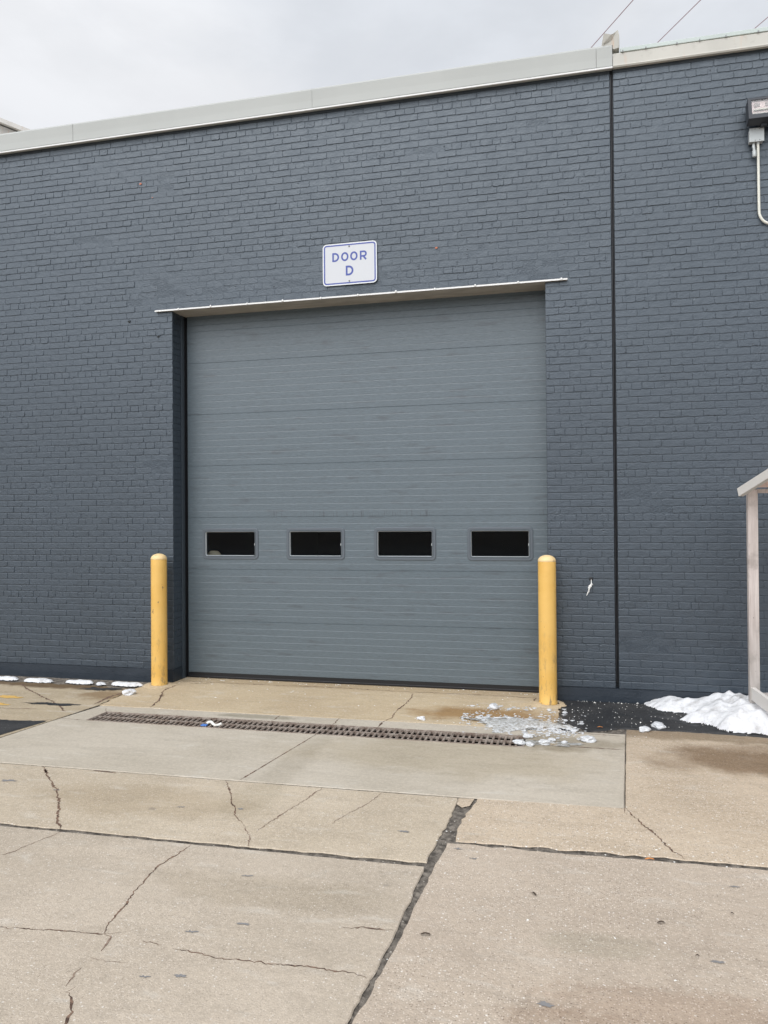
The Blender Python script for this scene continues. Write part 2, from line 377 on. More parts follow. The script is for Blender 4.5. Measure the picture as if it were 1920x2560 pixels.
# ------------------------------------------------------------------ ground
def jag(pts, amp=.004, step=.05, seed=0., per=None):
    """closed polygon resampled with small irregular offsets"""
    out = []
    n = len(pts)
    for i in range(n):
        a, b = Vector(pts[i]), Vector(pts[(i+1) % n]); L = (b-a).length
        st = step if L < 12 else max(step, L/240)
        k = max(1, int(L/st)); d = (b-a).normalized(); nn = Vector((-d.y, d.x))
        am = per[i] if per else amp
        for j in range(k):
            q = a+(b-a)*j/k
            e = 0 if j == 0 else (nz(q.x*9+seed, q.y*9, seed)*.8+nz(q.x*31, q.y*31+seed, 3)*.7)*am
            out.append(q+nn*e)
    return out
def offset(pts, d):
    n = len(pts); out = []
    for i in range(n):
        a, b, c = pts[i-1], pts[i], pts[(i+1) % n]
        t = (c-a)
        t = t.normalized() if t.length > 1e-9 else Vector((1, 0))
        out.append(b+Vector((-t.y, t.x))*d)
    return out
def ribbon(mb, pts, w0, seed=0, z_=.0015, mi=1, step=.012, wob=.012, taper=True):
    """jagged crack lying along a polyline"""
    P = []
    for i in range(len(pts)-1):
        a, b = Vector(pts[i]), Vector(pts[i+1]); k = max(1, int((b-a).length/step))
        for j in range(k): P.append(a+(b-a)*j/k)
    P.append(Vector(pts[-1])); n = len(P); v = []; f = []
    for i, q in enumerate(P):
        d = (P[min(i+1, n-1)]-P[max(i-1, 0)]).normalized(); nn = Vector((-d.y, d.x))
        e = (nz(q.x*12+seed, q.y*12, 1)*.8+nz(q.x*38, q.y*38+seed, 2)*.9+nz(q.x*95, q.y*95+seed, 4)*.6)*wob
        ww = w0*(.25+1.5*abs(nz(q.x*11, q.y*11+seed, 5))+.45*random.random()+(.8 if nz(q.x*23, q.y*23, seed) > .42 else 0))
        if taper: ww *= min(1, .25+min(i, n-1-i)*.09)
        c = q+nn*e
        v += [(c.x-nn.x*ww/2, c.y-nn.y*ww/2, z_), (c.x+nn.x*ww/2, c.y+nn.y*ww/2, z_)]
        if i: f.append((2*i-2, 2*i, 2*i+1, 2*i-1))
    mb.add(v, f, mi)
def slab(name, pts, m, amp=.004, seed=0, top=0., thick=.05, cracks=(), cham=.005, per=None, hole=None, step=.05):
    random.seed(int(seed*10)+5)
    P = jag(pts, amp, step, seed, per)
    area = sum(P[i-1].x*P[i].y-P[i].x*P[i-1].y for i in range(len(P)))
    if area < 0: P.reverse()
    mb = MB(); n = len(P)
    I = offset(P, cham)
    bm = bmesh.new()
    es = []
    def loop(L):
        vs_ = [bm.verts.new((q.x, q.y, top)) for q in L]
        return [bm.edges.new((vs_[i], vs_[(i+1) % len(vs_)])) for i in range(len(vs_))]
    es += loop(I)
    if hole: es += loop([Vector(h) for h in hole])
    bmesh.ops.triangle_fill(bm, use_beauty=True, edges=es, normal=(0, 0, 1))
    for f in bm.faces:
        if f.normal.z < 0: f.normal_flip()
    mb.bm(bm, 0)
    v = [(q.x, q.y, top) for q in I]+[(q.x, q.y, top-cham) for q in P]+[(q.x, q.y, top-thick) for q in P]
    f = []
    for i in range(n):
        j = (i+1) % n
        f.append((n+i, n+j, j, i))
    mb.add(v, f, 0)
    mb.add(v[n:], [(n+i, n+(i+1) % n, (i+1) % n, i) for i in range(n)], 3)
    if hole:
        h = hole; k = len(h)
        mb.add([(*q, top) for q in h]+[(*q, top-.25) for q in h], [(i, (i+1) % k, k+(i+1) % k, k+i) for i in range(k)], 0)
    for c in cracks:
        pp, w0 = c[0], c[1]; mi = c[2] if len(c) > 2 else 1; wob = c[3] if len(c) > 3 else .012
        ribbon(mb, pp, w0, seed, top+.0015, mi, wob=wob)
    return tag(mb.build(name, [m, M_crack, M_hair, M_dirt]), kind='structure')

FARX, FARY = 40, -45
g = MB()
xs = [-320, FARX+10, 320]
hx0, hx1, hy0, hy1 = -4.84, -.83, -1.72, -1.42       # base sheet leaves the drain open
g.add([(-320, -320, -.014), (320, -320, -.014), (320, 320, -.014), (-320, 320, -.014),
       (hx0-.02, hy0-.02, -.014), (hx1+.02, hy0-.02, -.014), (hx1+.02, hy1+.02, -.014), (hx0-.02, hy1+.02, -.014)],
      [(0, 1, 5, 4), (1, 2, 6, 5), (2, 3, 7, 6), (3, 0, 4, 7)])
tag(g.build('ground', M_dirt), kind='structure')

hole = [(-4.855, -1.735), (-.815, -1.735), (-.815, -1.405), (-4.855, -1.405)]
slab('concrete_apron', [(-5.29, -2.995), (-2.70, -2.985), (-.108, -2.955), (.006, -1.17), (-2.1, -1.165), (-5.055, -1.19), (-5.16, -1.85)], M_apron, .0025, 1.3, hole=hole, cham=.006,
     cracks=[([(-2.59, -1.74), (-2.74, -2.98)], .010, 1, .003), ([(-3.14, -1.17), (-3.14, -1.40)], .010), ([(-2.55, -1.17), (-2.55, -1.40)], .016), ([(-2.12, -1.17), (-2.13, -1.40)], .018),
             ([(-.82, -1.63), (-.04, -1.64)], .010, 1, .003), ([(-5.17, -1.72), (-4.85, -1.74)], .006, 2), ([(-4.95, -1.28), (-4.85, -1.42)], .008, 2), ([(-.60, -1.215), (-.3, -1.22), (-.04, -1.235)], .012, 1, .004)])
slab('door_threshold', [(-5.09, -1.175), (-.60, -1.155), (-.56, -.62), (-.57, -.02), (-.672, -.012), (-.672, .40), (-4.905, .40), (-4.905, -.012), (-5.10, -.012), (-5.16, -.42)], M_thresh, .010, 2.1, top=.0,
     per=[.006, .02, .02, .003, .003, .003, .003, .003, .02, .03],
     cracks=[([(-4.80, -.08), (-4.79, -.44), (-4.68, -.68)], .016), ([(-4.70, -.60), (-4.66, -.74)], .05), ([(-4.68, -.68), (-4.59, -.88), (-4.53, -1.16)], .02),
             ([(-2.1, .01), (-2.07, -.17), (-2.07, -.55)], .012), ([(-2.07, -.5), (-2.10, -.78)], .026), ([(-2.1, -.78), (-2.08, -1.04), (-2.11, -1.16)], .014),
             ([(-4.85, .07), (-3.92, .07), (-2.91, .10), (-2.3, .05), (-1.67, .07), (-.8, .05)], .012, 1, .02), ([(-.80, .05), (-.83, -.2), (-.85, -.35)], .02), ([(-4.7, -.02), (-4.4, 0.0)], .012),
             ([(-5.10, -.28), (-4.95, -.36), (-4.88, -.30)], .012, 2)])
slab('left_pavement', [(-5.10, -1.165), (-5.18, -1.85), (-5.31, -2.995), (-FARX, -3.02), (-FARX, -.40), (-6.9, -.37), (-5.8, -.36), (-5.18, -.43)], M_left, .02, 3.7, per=[.006, .004, .004, .01, .01, .05, .05, .04],
     cracks=[([(-6.62, -.42), (-6.32, -.68), (-5.94, -.95), (-5.7, -1.11), (-5.49, -1.27), (-5.26, -1.49)], .020), ([(-5.17, -1.8), (-5.43, -1.94), (-5.9, -1.93)], .02, 1, .03),
             ([(-5.6, -1.45), (-5.9, -1.5), (-6.6, -1.42)], .012, 2), ([(-5.13, -.5), (-5.2, -.8), (-5.16, -1.15)], .035)])
slab('middle_pavement', [(-FARX, -3.03), (-5.3, -3.015), (-2.70, -3.005), (-1.172, -2.99), (-1.16, -3.3), (-1.185, -3.7), (-1.19, -3.998), (-2.6, -4.024), (-3.9, -4.036), (-FARX, -4.07)], M_slabM, .008, 4.4,
     per=[.004, .004, .004, .02, .02, .02, .012, .012, .012, .012],
     cracks=[([(-4.34, -3.01), (-4.18, -3.18), (-4.0, -3.35), (-3.83, -3.53), (-3.71, -3.68), (-3.55, -3.91), (-3.43, -4.04)], .016), ([(-4.27, -3.08), (-4.2, -3.15)], .03),
             ([(-2.84, -3.01), (-2.72, -3.19), (-2.61, -3.41), (-2.54, -3.5), (-2.47, -3.63), (-2.39, -3.72)], .009), ([(-2.39, -3.72), (-2.27, -3.89), (-2.22, -4.03)], .005, 2),
             ([(-2.11, -3.0), (-2.15, -3.23), (-2.18, -3.37), (-2.21, -3.53), (-2.24, -3.67), (-2.26, -3.82)], .007, 2), ([(-1.69, -3.0), (-1.7, -3.1), (-1.73, -3.22), (-1.78, -3.36), (-1.82, -3.47), (-1.86, -3.6)], .006, 2),
             ([(-3.9, -3.02), (-3.7, -3.035)], .035, 1, .002)])
slab('front_pavement', [(-1.195, -4.050), (-1.19, -4.38), (-1.205, -4.9), (-1.23, -5.4), (-1.29, -7.0), (-1.45, -10.5), (-FARX, -10.5), (-FARX, -4.10), (-3.9, -4.075), (-2.6, -4.062)], M_slabF, .010, 5.2,
     per=[.02, .016, .012, .01, .01, .01, .01, .008, .008, .008],
     cracks=[([(-2.55, -4.07), (-2.56, -4.17), (-2.59, -4.36), (-2.57, -4.55), (-2.55, -4.69), (-2.53, -4.79), (-2.51, -4.91), (-2.49, -5.0), (-2.47, -5.05)], .0085), ([(-2.47, -5.05), (-2.43, -5.06), (-2.40, -5.12), (-2.40, -5.17)], .012, 2),
             ([(-3.4, -5.14), (-2.97, -5.1), (-2.75, -5.07), (-2.47, -5.05), (-2.40, -5.02)], .005), ([(-2.27, -5.06), (-2.17, -5.07)], .008),
             ([(-2.11, -5.08), (-1.99, -5.09), (-1.88, -5.1), (-1.72, -5.1), (-1.52, -5.08), (-1.37, -5.08), (-1.3, -5.08), (-1.23, -5.1)], .007),
             ([(-2.41, -5.3), (-2.41, -5.35), (-2.39, -5.43)], .010, 2), ([(-2.35, -5.42), (-2.36, -5.46), (-2.3, -5.51), (-2.26, -5.58), (-2.2, -5.75), (-2.1, -6.2)], .008),
             ([(-2.42, -5.23), (-2.24, -5.23)], .004, 2), ([(-1.44, -4.75), (-1.36, -4.73), (-1.21, -4.72)], .010), ([(-3.40, -4.07), (-3.45, -4.24), (-3.48, -4.37), (-3.55, -4.48)], .006, 2)])
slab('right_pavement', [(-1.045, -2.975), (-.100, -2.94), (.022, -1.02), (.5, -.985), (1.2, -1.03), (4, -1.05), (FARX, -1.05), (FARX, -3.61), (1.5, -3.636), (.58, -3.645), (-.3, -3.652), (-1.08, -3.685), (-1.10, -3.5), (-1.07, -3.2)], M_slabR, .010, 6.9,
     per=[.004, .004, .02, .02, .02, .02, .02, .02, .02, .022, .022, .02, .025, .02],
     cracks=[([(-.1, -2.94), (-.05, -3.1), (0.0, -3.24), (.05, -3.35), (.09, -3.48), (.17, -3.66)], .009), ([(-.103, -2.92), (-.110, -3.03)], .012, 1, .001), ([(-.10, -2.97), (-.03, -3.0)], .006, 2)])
slab('corner_pavement', [(-1.125, -3.722), (-.3, -3.708), (.58, -3.692), (1.5, -3.675), (FARX, -3.66), (FARX, -10.5), (-1.42, -10.5), (-1.26, -7.0), (-1.212, -5.4), (-1.175, -4.9), (-1.155, -4.38), (-1.145, -4.0)], M_slabRF, .010, 7.7,
     per=[.022, .014, .012, .01, .01, .01, .01, .01, .012, .014, .018, .02])
slab('rear_pavement', [(-FARX, -10.53), (FARX, -10.53), (FARX, FARY), (-FARX, FARY)], M_asph, .01, 8.2)  # unseen yard behind the camera, made dark asphalt to darken window and wall reflections
slab('asphalt_patch', [(-.555, -.62), (-.45, -.95), (-.30, -1.155), (-.03, -1.0), (.5, -.97), (1.2, -1.015), (4, -1.035), (FARX, -1.035), (FARX, -.012), (-.56, -.012)], M_asph, .02, 9.1, top=.008, cham=.012,
     per=[.02, .02, .02, .03, .03, .03, .02, .02, .004, .01])
# dirt packed into the wide joint, lumpy
random.seed(4)
jl = [(-2.99, -1.165, -1.05), (-3.12, -1.17, -1.07), (-3.32, -1.15, -1.10), (-3.53, -1.17, -1.10), (-3.71, -1.17, -1.10), (-3.98, -1.18, -1.13), (-4.4, -1.19, -1.155), (-4.9, -1.205, -1.175), (-5.4, -1.23, -1.21), (-6.3, -1.27, -1.23)]
mb = MB(); NY, NX = 260, 9; v = []
for i in range(NY+1):
    y = -3.0-3.2*i/NY
    for a, b in zip(jl, jl[1:]):
        if b[0] <= y <= a[0]:
            tt = (y-a[0])/(b[0]-a[0]); xa = a[1]+(b[1]-a[1])*tt-.04; xb = a[2]+(b[2]-a[2])*tt+.04; break
    for j in range(NX+1):
        x = xa+(xb-xa)*j/NX
        v.append((x, y, -.010+.010*nz(x*40, y*40, 3)+.008*nz(x*110, y*110, 7)))
f = [(i*(NX+1)+j, (i+1)*(NX+1)+j, (i+1)*(NX+1)+j+1, i*(NX+1)+j+1) for i in range(NY) for j in range(NX)]
mb.add(v, f, 0, True)
# broken flake of concrete at its head
mb.add([(-1.165, -3.0, .001), (-1.06, -2.99, .001), (-1.075, -3.12, .0), (-1.12, -3.155, -.002), (-1.16, -3.11, 0)], [(4, 3, 2, 1, 0)], 1)
tag(mb.build('joint_filling', [M_dirt, M_slabR]), kind='structure')
# tar smears and paint on the left
def blotch(mb, cx, cy, rx, ry, seed, z_=.003, mi=0, n=70, am=.55):
    v = [(cx, cy, z_)]
    for k in range(n):
        a = 2*pi*k/n; q = 1+am*(nz(cos(a)*2.2+seed, sin(a)*2.2, seed)+.6*nz(cos(a)*9, sin(a)*9, seed))
        v.append((cx+rx*q*cos(a), cy+ry*q*sin(a), z_))
    mb.add(v, [(0, 1+k, 1+(k+1) % n) for k in range(n)], mi)
mb = MB(); blotch(mb, -5.62, -1.24, .25, .045, 1.2, am=.9); tag(mb.build('tar_smear', M_asph), 'long thin black tar smear on the yellowed concrete left of the door', 'tar smear')
mb = MB(); blotch(mb, -5.55, -.52, .22, .08, 5.5, am=.9)
tag(mb.build('tar_smear', M_asph), 'wet black smear on the ground beside the snow left of the left bollard', 'tar smear')
mb = MB(); P = jag([(-5.19, -1.86), (-5.29, -2.4), (-5.35, -2.99), (-9, -3.0), (-9, -1.9), (-6.6, -1.86), (-5.75, -1.90)], .03, .04, 2.2, per=[.003, .003, .003, .01, .05, .05, .05])
mb.add([(q.x, q.y, .004) for q in P], [tuple(reversed(range(len(P))))])
tag(mb.build('asphalt_strip', M_asph), kind='structure')
mb = MB(); blotch(mb, -6.28, -1.06, .20, .05, 2.2, am=.5); blotch(mb, -6.25, -1.36, .22, .07, 6.2, am=.5)
tag(mb.build('yellow_marking', M_yline), 'worn yellow paint marks on the ground at far left', 'ground marking')

# ------------------------------------------------------------------ building
XL, XR, H, D = -4.905, -.672, 4.286, .29
bld = thing('brick_building', (-2.8, 0, 0), 'low building of dark grey painted brick with pale metal roof edge', 'building')
BH, BL, Z0, ROWS = .0730, .2065, .1435, 86
ZTOP = 6.40
tones = []
def bricks(mb, x0, x1, rows, phase, seed, smear=None, plane=None, skip=None):
    """running bond with a header course every sixth row; each brick its own rounded, slightly uneven block"""
    rnd = random.Random(seed)
    for r in rows:
        zb = Z0+r*BH; hdr = (r-5) % 6 == 0
        L = BL/2 if hdr else BL
        off = phase+(0 if r % 2 else BL/2)+(BL/4 if hdr else 0)+rnd.gauss(0, .006)
        segs = [(x0, x1)]
        if skip and zb+BH*.5 < skip[2]:
            segs = [(x0, skip[0]), (skip[1], x1)]
        for sa, sb in segs:
            x = sa; k = math.ceil((sa-off)/L)
            while True:
                nx = off+k*L+rnd.gauss(0, .008 if hdr else .003)
                if nx-x < .03: k += 1; nx = off+k*L
                if nx > sb-.03: nx = sb
                brick(mb, rnd, x, nx, zb, zb+BH, hdr, plane, smear)
                x = nx; k += 1
                if nx >= sb-1e-6: break
def brick(mb, rnd, xa, xb, za, zb, hdr, plane, smear):
    jx, jz = .0015, .0046
    xc, zc = (xa+xb)/2, (za+zb)/2
    sm = smear(xc, zc) if smear else 0
    ea, eb = rnd.uniform(-.002, .002), rnd.uniform(-.002, .002)
    xa += jx+ea; xb -= jx+eb; dz = rnd.gauss(0, .0011); za += jz+dz; zb -= jz-dz
    if xb-xa < .01: return
    out = rnd.gauss(0, .0010)+(rnd.uniform(-.002, .0015) if hdr else 0)-sm*.0055
    rc = rnd.choice((.003, .004, .006, .010, .014 if rnd.random() < .5 else .006))
    amp = (.0016 if not hdr else .0030)+sm*.004
    pts = []
    nX = max(1, int((xb-xa)/.035))
    for k in range(nX+1): pts.append((xa+rc+(xb-xa-2*rc)*k/nX, za))
    pts.append((xb-rc*.3, za+rc*.3))
    pts += [(xb, za+rc), (xb, zc), (xb, zb-rc)]
    pts.append((xb-rc*.3, zb-rc*.3))
    for k in range(nX+1): pts.append((xb-rc-(xb-xa-2*rc)*k/nX, zb))
    pts.append((xa+rc*.3, zb-rc*.3))
    pts += [(xa, zb-rc), (xa, zc), (xa, za+rc)]
    pts.append((xa+rc*.3, za+rc*.3))
    P = []
    for x, z_ in pts:
        a = rnd.gauss(0, amp)*.35; b = rnd.gauss(0, amp)*.7
        if rnd.random() < .03+.05*hdr: b += (zc-z_)*.22*rnd.random(); a += (xc-x)*.06*rnd.random()
        P.append((x+a, z_+b))
    n = len(P); be = .0028
    tx, tz = rnd.gauss(0, .003), rnd.gauss(0, .006)
    def Y(x, z_): return -(out+(x-xc)*tx*.4+(z_-zc)*tz*.5)
    v = []
    for x, z_ in P:                                    # back ring (in the mortar), shoulder, face
        v.append((x, .0085, z_))
    for x, z_ in P: v.append((x, Y(x, z_)+.0016, z_))
    for x, z_ in P:
        dx = max(-be, min(be, (xc-x)*.5)); dz_ = max(-be, min(be, (zc-z_)*.5))
        v.append((x+dx, Y(x, z_), z_+dz_))
    f = []
    for i in range(n):
        j = (i+1) % n
        f += [(i, j, n+j, n+i), (n+i, n+j, 2*n+j, 2*n+i)]
    f.append(tuple(range(2*n, 3*n)))
    if plane: v = [plane(*q) for q in v]
    mb.add(v, f, 0)
    tones.append((len(v), rnd.random()))
def finish_wall(mb, name, label=None):
    o = mb.build(name, [M_brick, M_mortar, M_orange], bld)
    at = o.data.attributes.new('tone', 'FLOAT', 'POINT')
    vals = []
    for n, t in tones: vals += [t]*n
    vals += [.5]*(len(o.data.vertices)-len(vals))
    at.data.foreach_set('value', vals); tones.clear()
    if label: o['label'] = label
    return o
def sheet(mb, pts, mi=1): mb.add(pts, [tuple(range(len(pts)))], mi)
def smear_main(x, z_):
    s = 0
    if XL-.5 < x < XR+.3:                    # patched band over the lintel
        s = max(0, 1-abs(z_-4.50)/.42)*(.75+nz(x*1.7, z_*3, 4)*1.3)
    s += max(0, 1-((x+5.85)/.5)**2-((z_-5.19)/.10)**2)*.9
    s += max(0, nz(x*1.3, z_*2.6, 9)-.32)*2.2
    return max(0, min(1.15, s))
mb = MB(); JG = .017
bricks(mb, -9.6, -JG, range(0, ROWS), -.004-JG, 11, smear_main, skip=(XL, XR, H+.03))
MY = .0045
sheet(mb, [(-9.6, MY, Z0), (XL, MY, Z0), (XL, MY, H+.015), (-9.6, MY, H+.015)])
sheet(mb, [(XR, MY, Z0), (-JG, MY, Z0), (-JG, MY, H+.015), (XR, MY, H+.015)])
sheet(mb, [(-9.6, MY, H+.015), (-JG, MY, H+.015), (-JG, MY, ZTOP), (-9.6, MY, ZTOP)])
# plain continuation further left, right side of joint cheek
sheet(mb, [(-40, .004, Z0), (-9.6, .004, Z0), (-9.6, .004, ZTOP), (-40, .004, ZTOP)])
sheet(mb, [(-JG, MY, Z0), (-JG, .06, Z0), (-JG, .06, ZTOP), (-JG, MY, ZTOP)])
# left reveal: bricks turned into the opening (real depth .2)
def pl_left(x, y, z_): return (XL+.0-y*.6, x, z_)
base_n = len(mb.v)
rnd = random.Random(5)
for r in range(0, 57):
    zb = Z0+r*BH
    cuts = (0.004, .10, .205) if r % 2 else (0.004, .205)
    for a, b in zip(cuts, cuts[1:]): brick(mb, rnd, a, b, zb, zb+BH, False, lambda x, y, z_: (XL-.004-y, x, z_), None)
sheet(mb, [(XL-.008, 0.008, Z0), (XL-.008, .40, Z0), (XL-.008, .40, H+.015), (XL-.008, .008, H+.015)])
rnd = random.Random(6)
for r in range(0, 57):
    zb = Z0+r*BH
    cuts = (0.004, .10, .205) if r % 2 else (0.004, .205)
    for a, b in zip(cuts, cuts[1:]): brick(mb, rnd, a, b, zb, zb+BH, False, lambda x, y, z_: (XR+.004+y, x, z_), None)
sheet(mb, [(XR+.008, .40, Z0), (XR+.008, .008, Z0), (XR+.008, .008, H+.015), (XR+.008, .40, H+.015)])
# small chips where the paint is gone
for (cx, cz, s, mi) in ((-5.302, 5.807, .017, 2), (-1.802, 4.739, .015, 2), (-5.15, 5.63, .008, 2)):
    v = [(cx+s*(1+.4*nz(k*1.3, cx))*cos(2*pi*k/7), -.0075, cz+s*.7*(1+.4*nz(k*1.7, cz))*sin(2*pi*k/7)) for k in range(7)]
    mb.add(v, [tuple(reversed(range(7)))], mi)
finish_wall(mb, 'brick_wall')
mb = MB()
bricks(mb, JG, 4.6, range(0, ROWS), JG+.004, 23, lambda x, z_: max(0, min(1, (nz(x*1.3, z_*2.6, 19)-.34)*2.4)))
sheet(mb, [(JG, MY, Z0), (4.6, MY, Z0), (4.6, MY, ZTOP), (JG, MY, ZTOP)])
sheet(mb, [(4.6, .004, Z0), (30, .004, Z0), (30, .004, ZTOP), (4.6, .004, ZTOP)])
sheet(mb, [(JG, .06, Z0), (JG, MY, Z0), (JG, MY, ZTOP), (JG, .06, ZTOP)])
finish_wall(mb, 'brick_wall', 'brick wall right of the black vertical joint')
# expansion joint sealant: black double bead
mb = MB()
mb.box(-JG+.001, JG-.001, .030, .058, .20, ZTOP)
pts = [(-.0065+.0012*nz(z_*3, 1), .016, z_) for z_ in [.2+i*.05 for i in range(124)]]
mb.tube(pts, .0085, 8)
pts = [(.010+.0015*nz(z_*4, 5), .020, z_) for z_ in [.24+i*.05 for i in range(123)]]
mb.tube(pts, .0065, 8)
o = mb.build('joint_sealant', M_black, bld)
# foundation
mb = MB()
def found(x0, x1):
    n = max(2, int((x1-x0)/.06)); v = []
    for i in range(n+1):
        x = x0+(x1-x0)*i/n
        v += [(x, -.006+.003*nz(x*3, 1), -.06), (x, -.006+.004*nz(x*3, 4), .06), (x, -.003+.003*nz(x*4, 7), Z0-.003+.002*nz(x*6, 2)), (x, .03, Z0-.001)]
    f = []
    for i in range(n):
        for k in range(3): f.append((4*i+k, 4*i+4+k, 4*i+5+k, 4*i+1+k))
    mb.add(v, f, 0, False)
found(-14, XL); found(XR, 14)
mb.add([(-40, -.002, -.06), (-14, -.002, -.06), (-14, -.002, Z0), (-40, -.002, Z0)], [(0, 1, 2, 3)])
mb.add([(14, -.002, -.06), (30, -.002, -.06), (30, -.002, Z0), (14, -.002, Z0)], [(0, 1, 2, 3)])
mb.add([(XL, -.006, -.06), (XL, .40, -.06), (XL, .40, Z0), (XL, -.006, Z0)], [(0, 1, 2, 3)])
mb.add([(XR, .40, -.06), (XR, -.006, -.06), (XR, -.006, Z0), (XR, .40, Z0)], [(0, 1, 2, 3)])
mb.build('foundation', M_found, bld)
# rest of the shell
mb = MB()
mb.box(-40, -39.9, .07, 24, 0, 6.38); mb.box(29.9, 30, .07, 24, 0, 6.38); mb.box(-40, 30, 24, 24.1, 0, 6.38)
mb.box(-40, XL-.10, .07, .20, 0, 6.38); mb.box(XR+.10, 30, .07, .20, 0, 6.38); mb.box(XL-.10, XR+.10, .07, .20, H+.08, 6.38)
mb.build('rear_wall', M_found, bld)
mb = MB(); mb.box(-40, 30, .07, 24.1, 6.38, 6.44); mb.build('flat_roof', M_membrane, bld)
mb = MB(); mb.box(XL-.6, XR+.6, .42, 7, .002, .012); mb.box(XL-.62, XL-.6, .41, 7, 0, 4.9); mb.box(XR+.6, XR+.62, .41, 7, 0, 4.9)
mb.box(XL-.62, XR+.62, 7, 7.02, 0, 4.9); mb.box(XL-.62, XR+.62, .41, 7.02, 4.9, 4.92)
mb.box(XL-.62, XL-.02, .36, .41, 0, 4.9); mb.box(XR+.02, XR+.62, .36, .41, 0, 4.9); mb.box(XL-.02, XR+.02, .36, .41, H+.12, 4.9)
mb.build('interior_walls', M_inside, bld)

# lintel: steel plate, white front edge with welded studs
mb = MB(); mb.box(-5.107, -.452, -.030, .40, H, H+.011)
mb.build('lintel', M_soffit, bld)
mb = MB(); mb.box(-5.110, -.449, -.036, -.0302, H-.003, H+.013)
mb.build('lintel_edge', M_white, bld)
random.seed(8)
for x in (-4.806, -4.402, -3.956, -3.53, -3.086, -2.662, -2.239, -1.817, -1.389, -.944, -.509):
    mb = MB(); dz = random.uniform(-.002, .006)
    mb.lathe(0, 0, [(0.0005, -.006), (.010, -.004), (.012, .002), (.008, .010), (.0005, .012)], 10)
    mb.v = [(x+a, -.038-c*.6, H+.005+dz+b*1.25) for a, b, c in mb.v]
    mb.build('lintel_stud', M_white, bld)

# roof edge
seams = [-40, -33, -27, -21, -15.2, -12.2, -9.18, -6.166, -3.163, -.147, .010]
for i in range(len(seams)-1):
    a, b = seams[i], seams[i+1]; mb = MB(); n = 10; v = []; f = []
    prof = [(.0, 6.378), (-.045, 6.370), (-.062, 6.392), (-.060, 6.470), (-.064, 6.585), (-.055, 6.604), (.12, 6.615)]
    for k in range(n+1):
        x = a+.0015+(b-a-.003)*k/n
        for (y, z_) in prof: v.append((x, y+(i % 2)*.0022+.0022*nz(x*1.2, z_*5), z_))
    m_ = len(prof)
    for k in range(n):
        for j in range(m_-1): f.append((k*m_+j, (k+1)*m_+j, (k+1)*m_+j+1, k*m_+j+1))
    mb.add(v, f, 0)
    for e in (0, n): mb.add([v[e*m_+j] for j in range(m_)], [tuple(range(m_))])
    mb.build('fascia_panel', M_fascia, bld)
mb = MB()
mb.box(-40, .010, -.074, -.058, 6.362, 6.376); mb.build('drip_edge', M_white, bld)
mb = MB(); n = 60; v = []; f = []; prof = [(.0, 6.382), (-.052, 6.372), (-.060, 6.386), (-.050, 6.400), (-.046, 6.512), (-.040, 6.520), (.1, 6.525)]
for k in range(n+1):
    x = .013+(29.9)*(k/n)**2
    for (y, z_) in prof: v.append((x, y+.006*nz(x*1.9, z_*4), z_+.005*nz(x*1.1, 3)))
m_ = len(prof)
for k in range(n):
    for j in range(m_-1): f.append((k*m_+j, (k+1)*m_+j, (k+1)*m_+j+1, k*m_+j+1))
mb.add(v, f); mb.add(v[:m_], [tuple(range(m_))])
o = mb.build('coping', M_coping, bld); o['label'] = 'cream stained coping right of the joint'
mb = MB(); mb.box(.088, 30, -.052, .10, 6.521, 6.562, 0, .004)
mb.build('flashing', M_flash, bld)
for x in (.11, .33, .62, .83, 1.07, 1.36, 1.7, 2.1):
    mb = MB(); mb.box(x-.006, x+.006, -.062, -.052, 6.514, 6.532); mb.build('flashing_screw', M_bolt, bld)
# crumpled membrane end sticking up at the joint
mb = MB()
fr = [(-.095, 6.60), (-.075, 6.715), (.0, 6.70), (.050, 6.735), (.066, 6.745), (.078, 6.69), (.073, 6.565), (.03, 6.555), (.013, 6.56), (.013, 6.60)]
fb = [(x+.01, z_-.012) for x, z_ in fr]
mb.add([(x, -.055+.014*nz(x*30, z_*20), z_) for x, z_ in fr]+[(x, .10, z_) for x, z_ in fb],
       [tuple(reversed(range(10)))]+[(i, (i+1) % 10, 10+(i+1) % 10, 10+i) for i in range(10)])
mb.add([(-.085, -.07, 6.612), (-.072, -.09, 6.71), (.0, -.085, 6.69), (.045, -.062, 6.72), (.010, -.060, 6.655), (-.06, -.062, 6.625)], [(5, 4, 3, 2, 1, 0)])
mb.build('membrane_flap', M_membrane, bld)

# ------------------------------------------------------------------ overhead door
DZ, SH = .066, .6096
DXL, DXR = -4.868, XR+.05
door = bpy.data.objects.new('overhead_door', None); C.objects.link(door); door.parent = bld; door.location = -bld.location
door['label'] = 'ribbed grey sectional door with four windows'
def part_d(mb, name, mats): 
    o = mb.build(name, mats); o.parent = door; return o
wins = [(-4.682, -3.972), (-3.628, -2.925), (-2.587, -1.882), (-1.54, -.832)]
WZ0, WZ1 = 1.402, 1.768
def prof(zb, zt):
    pts = [(zb+.0012, .0035), (zb+.0028, .0)]
    for k in range(1, 8):
        g0 = zb+k*SH/8
        pts += [(g0+.0008, .0), (g0-.0002, .0038), (g0-.0062, .0)][::-1] if False else [(g0-.0080, .0), (g0+.0, .0019), (g0+.0003, .0)]
    pts += [(zt-.0028, .0), (zt-.0012, .0035)]
    return pts
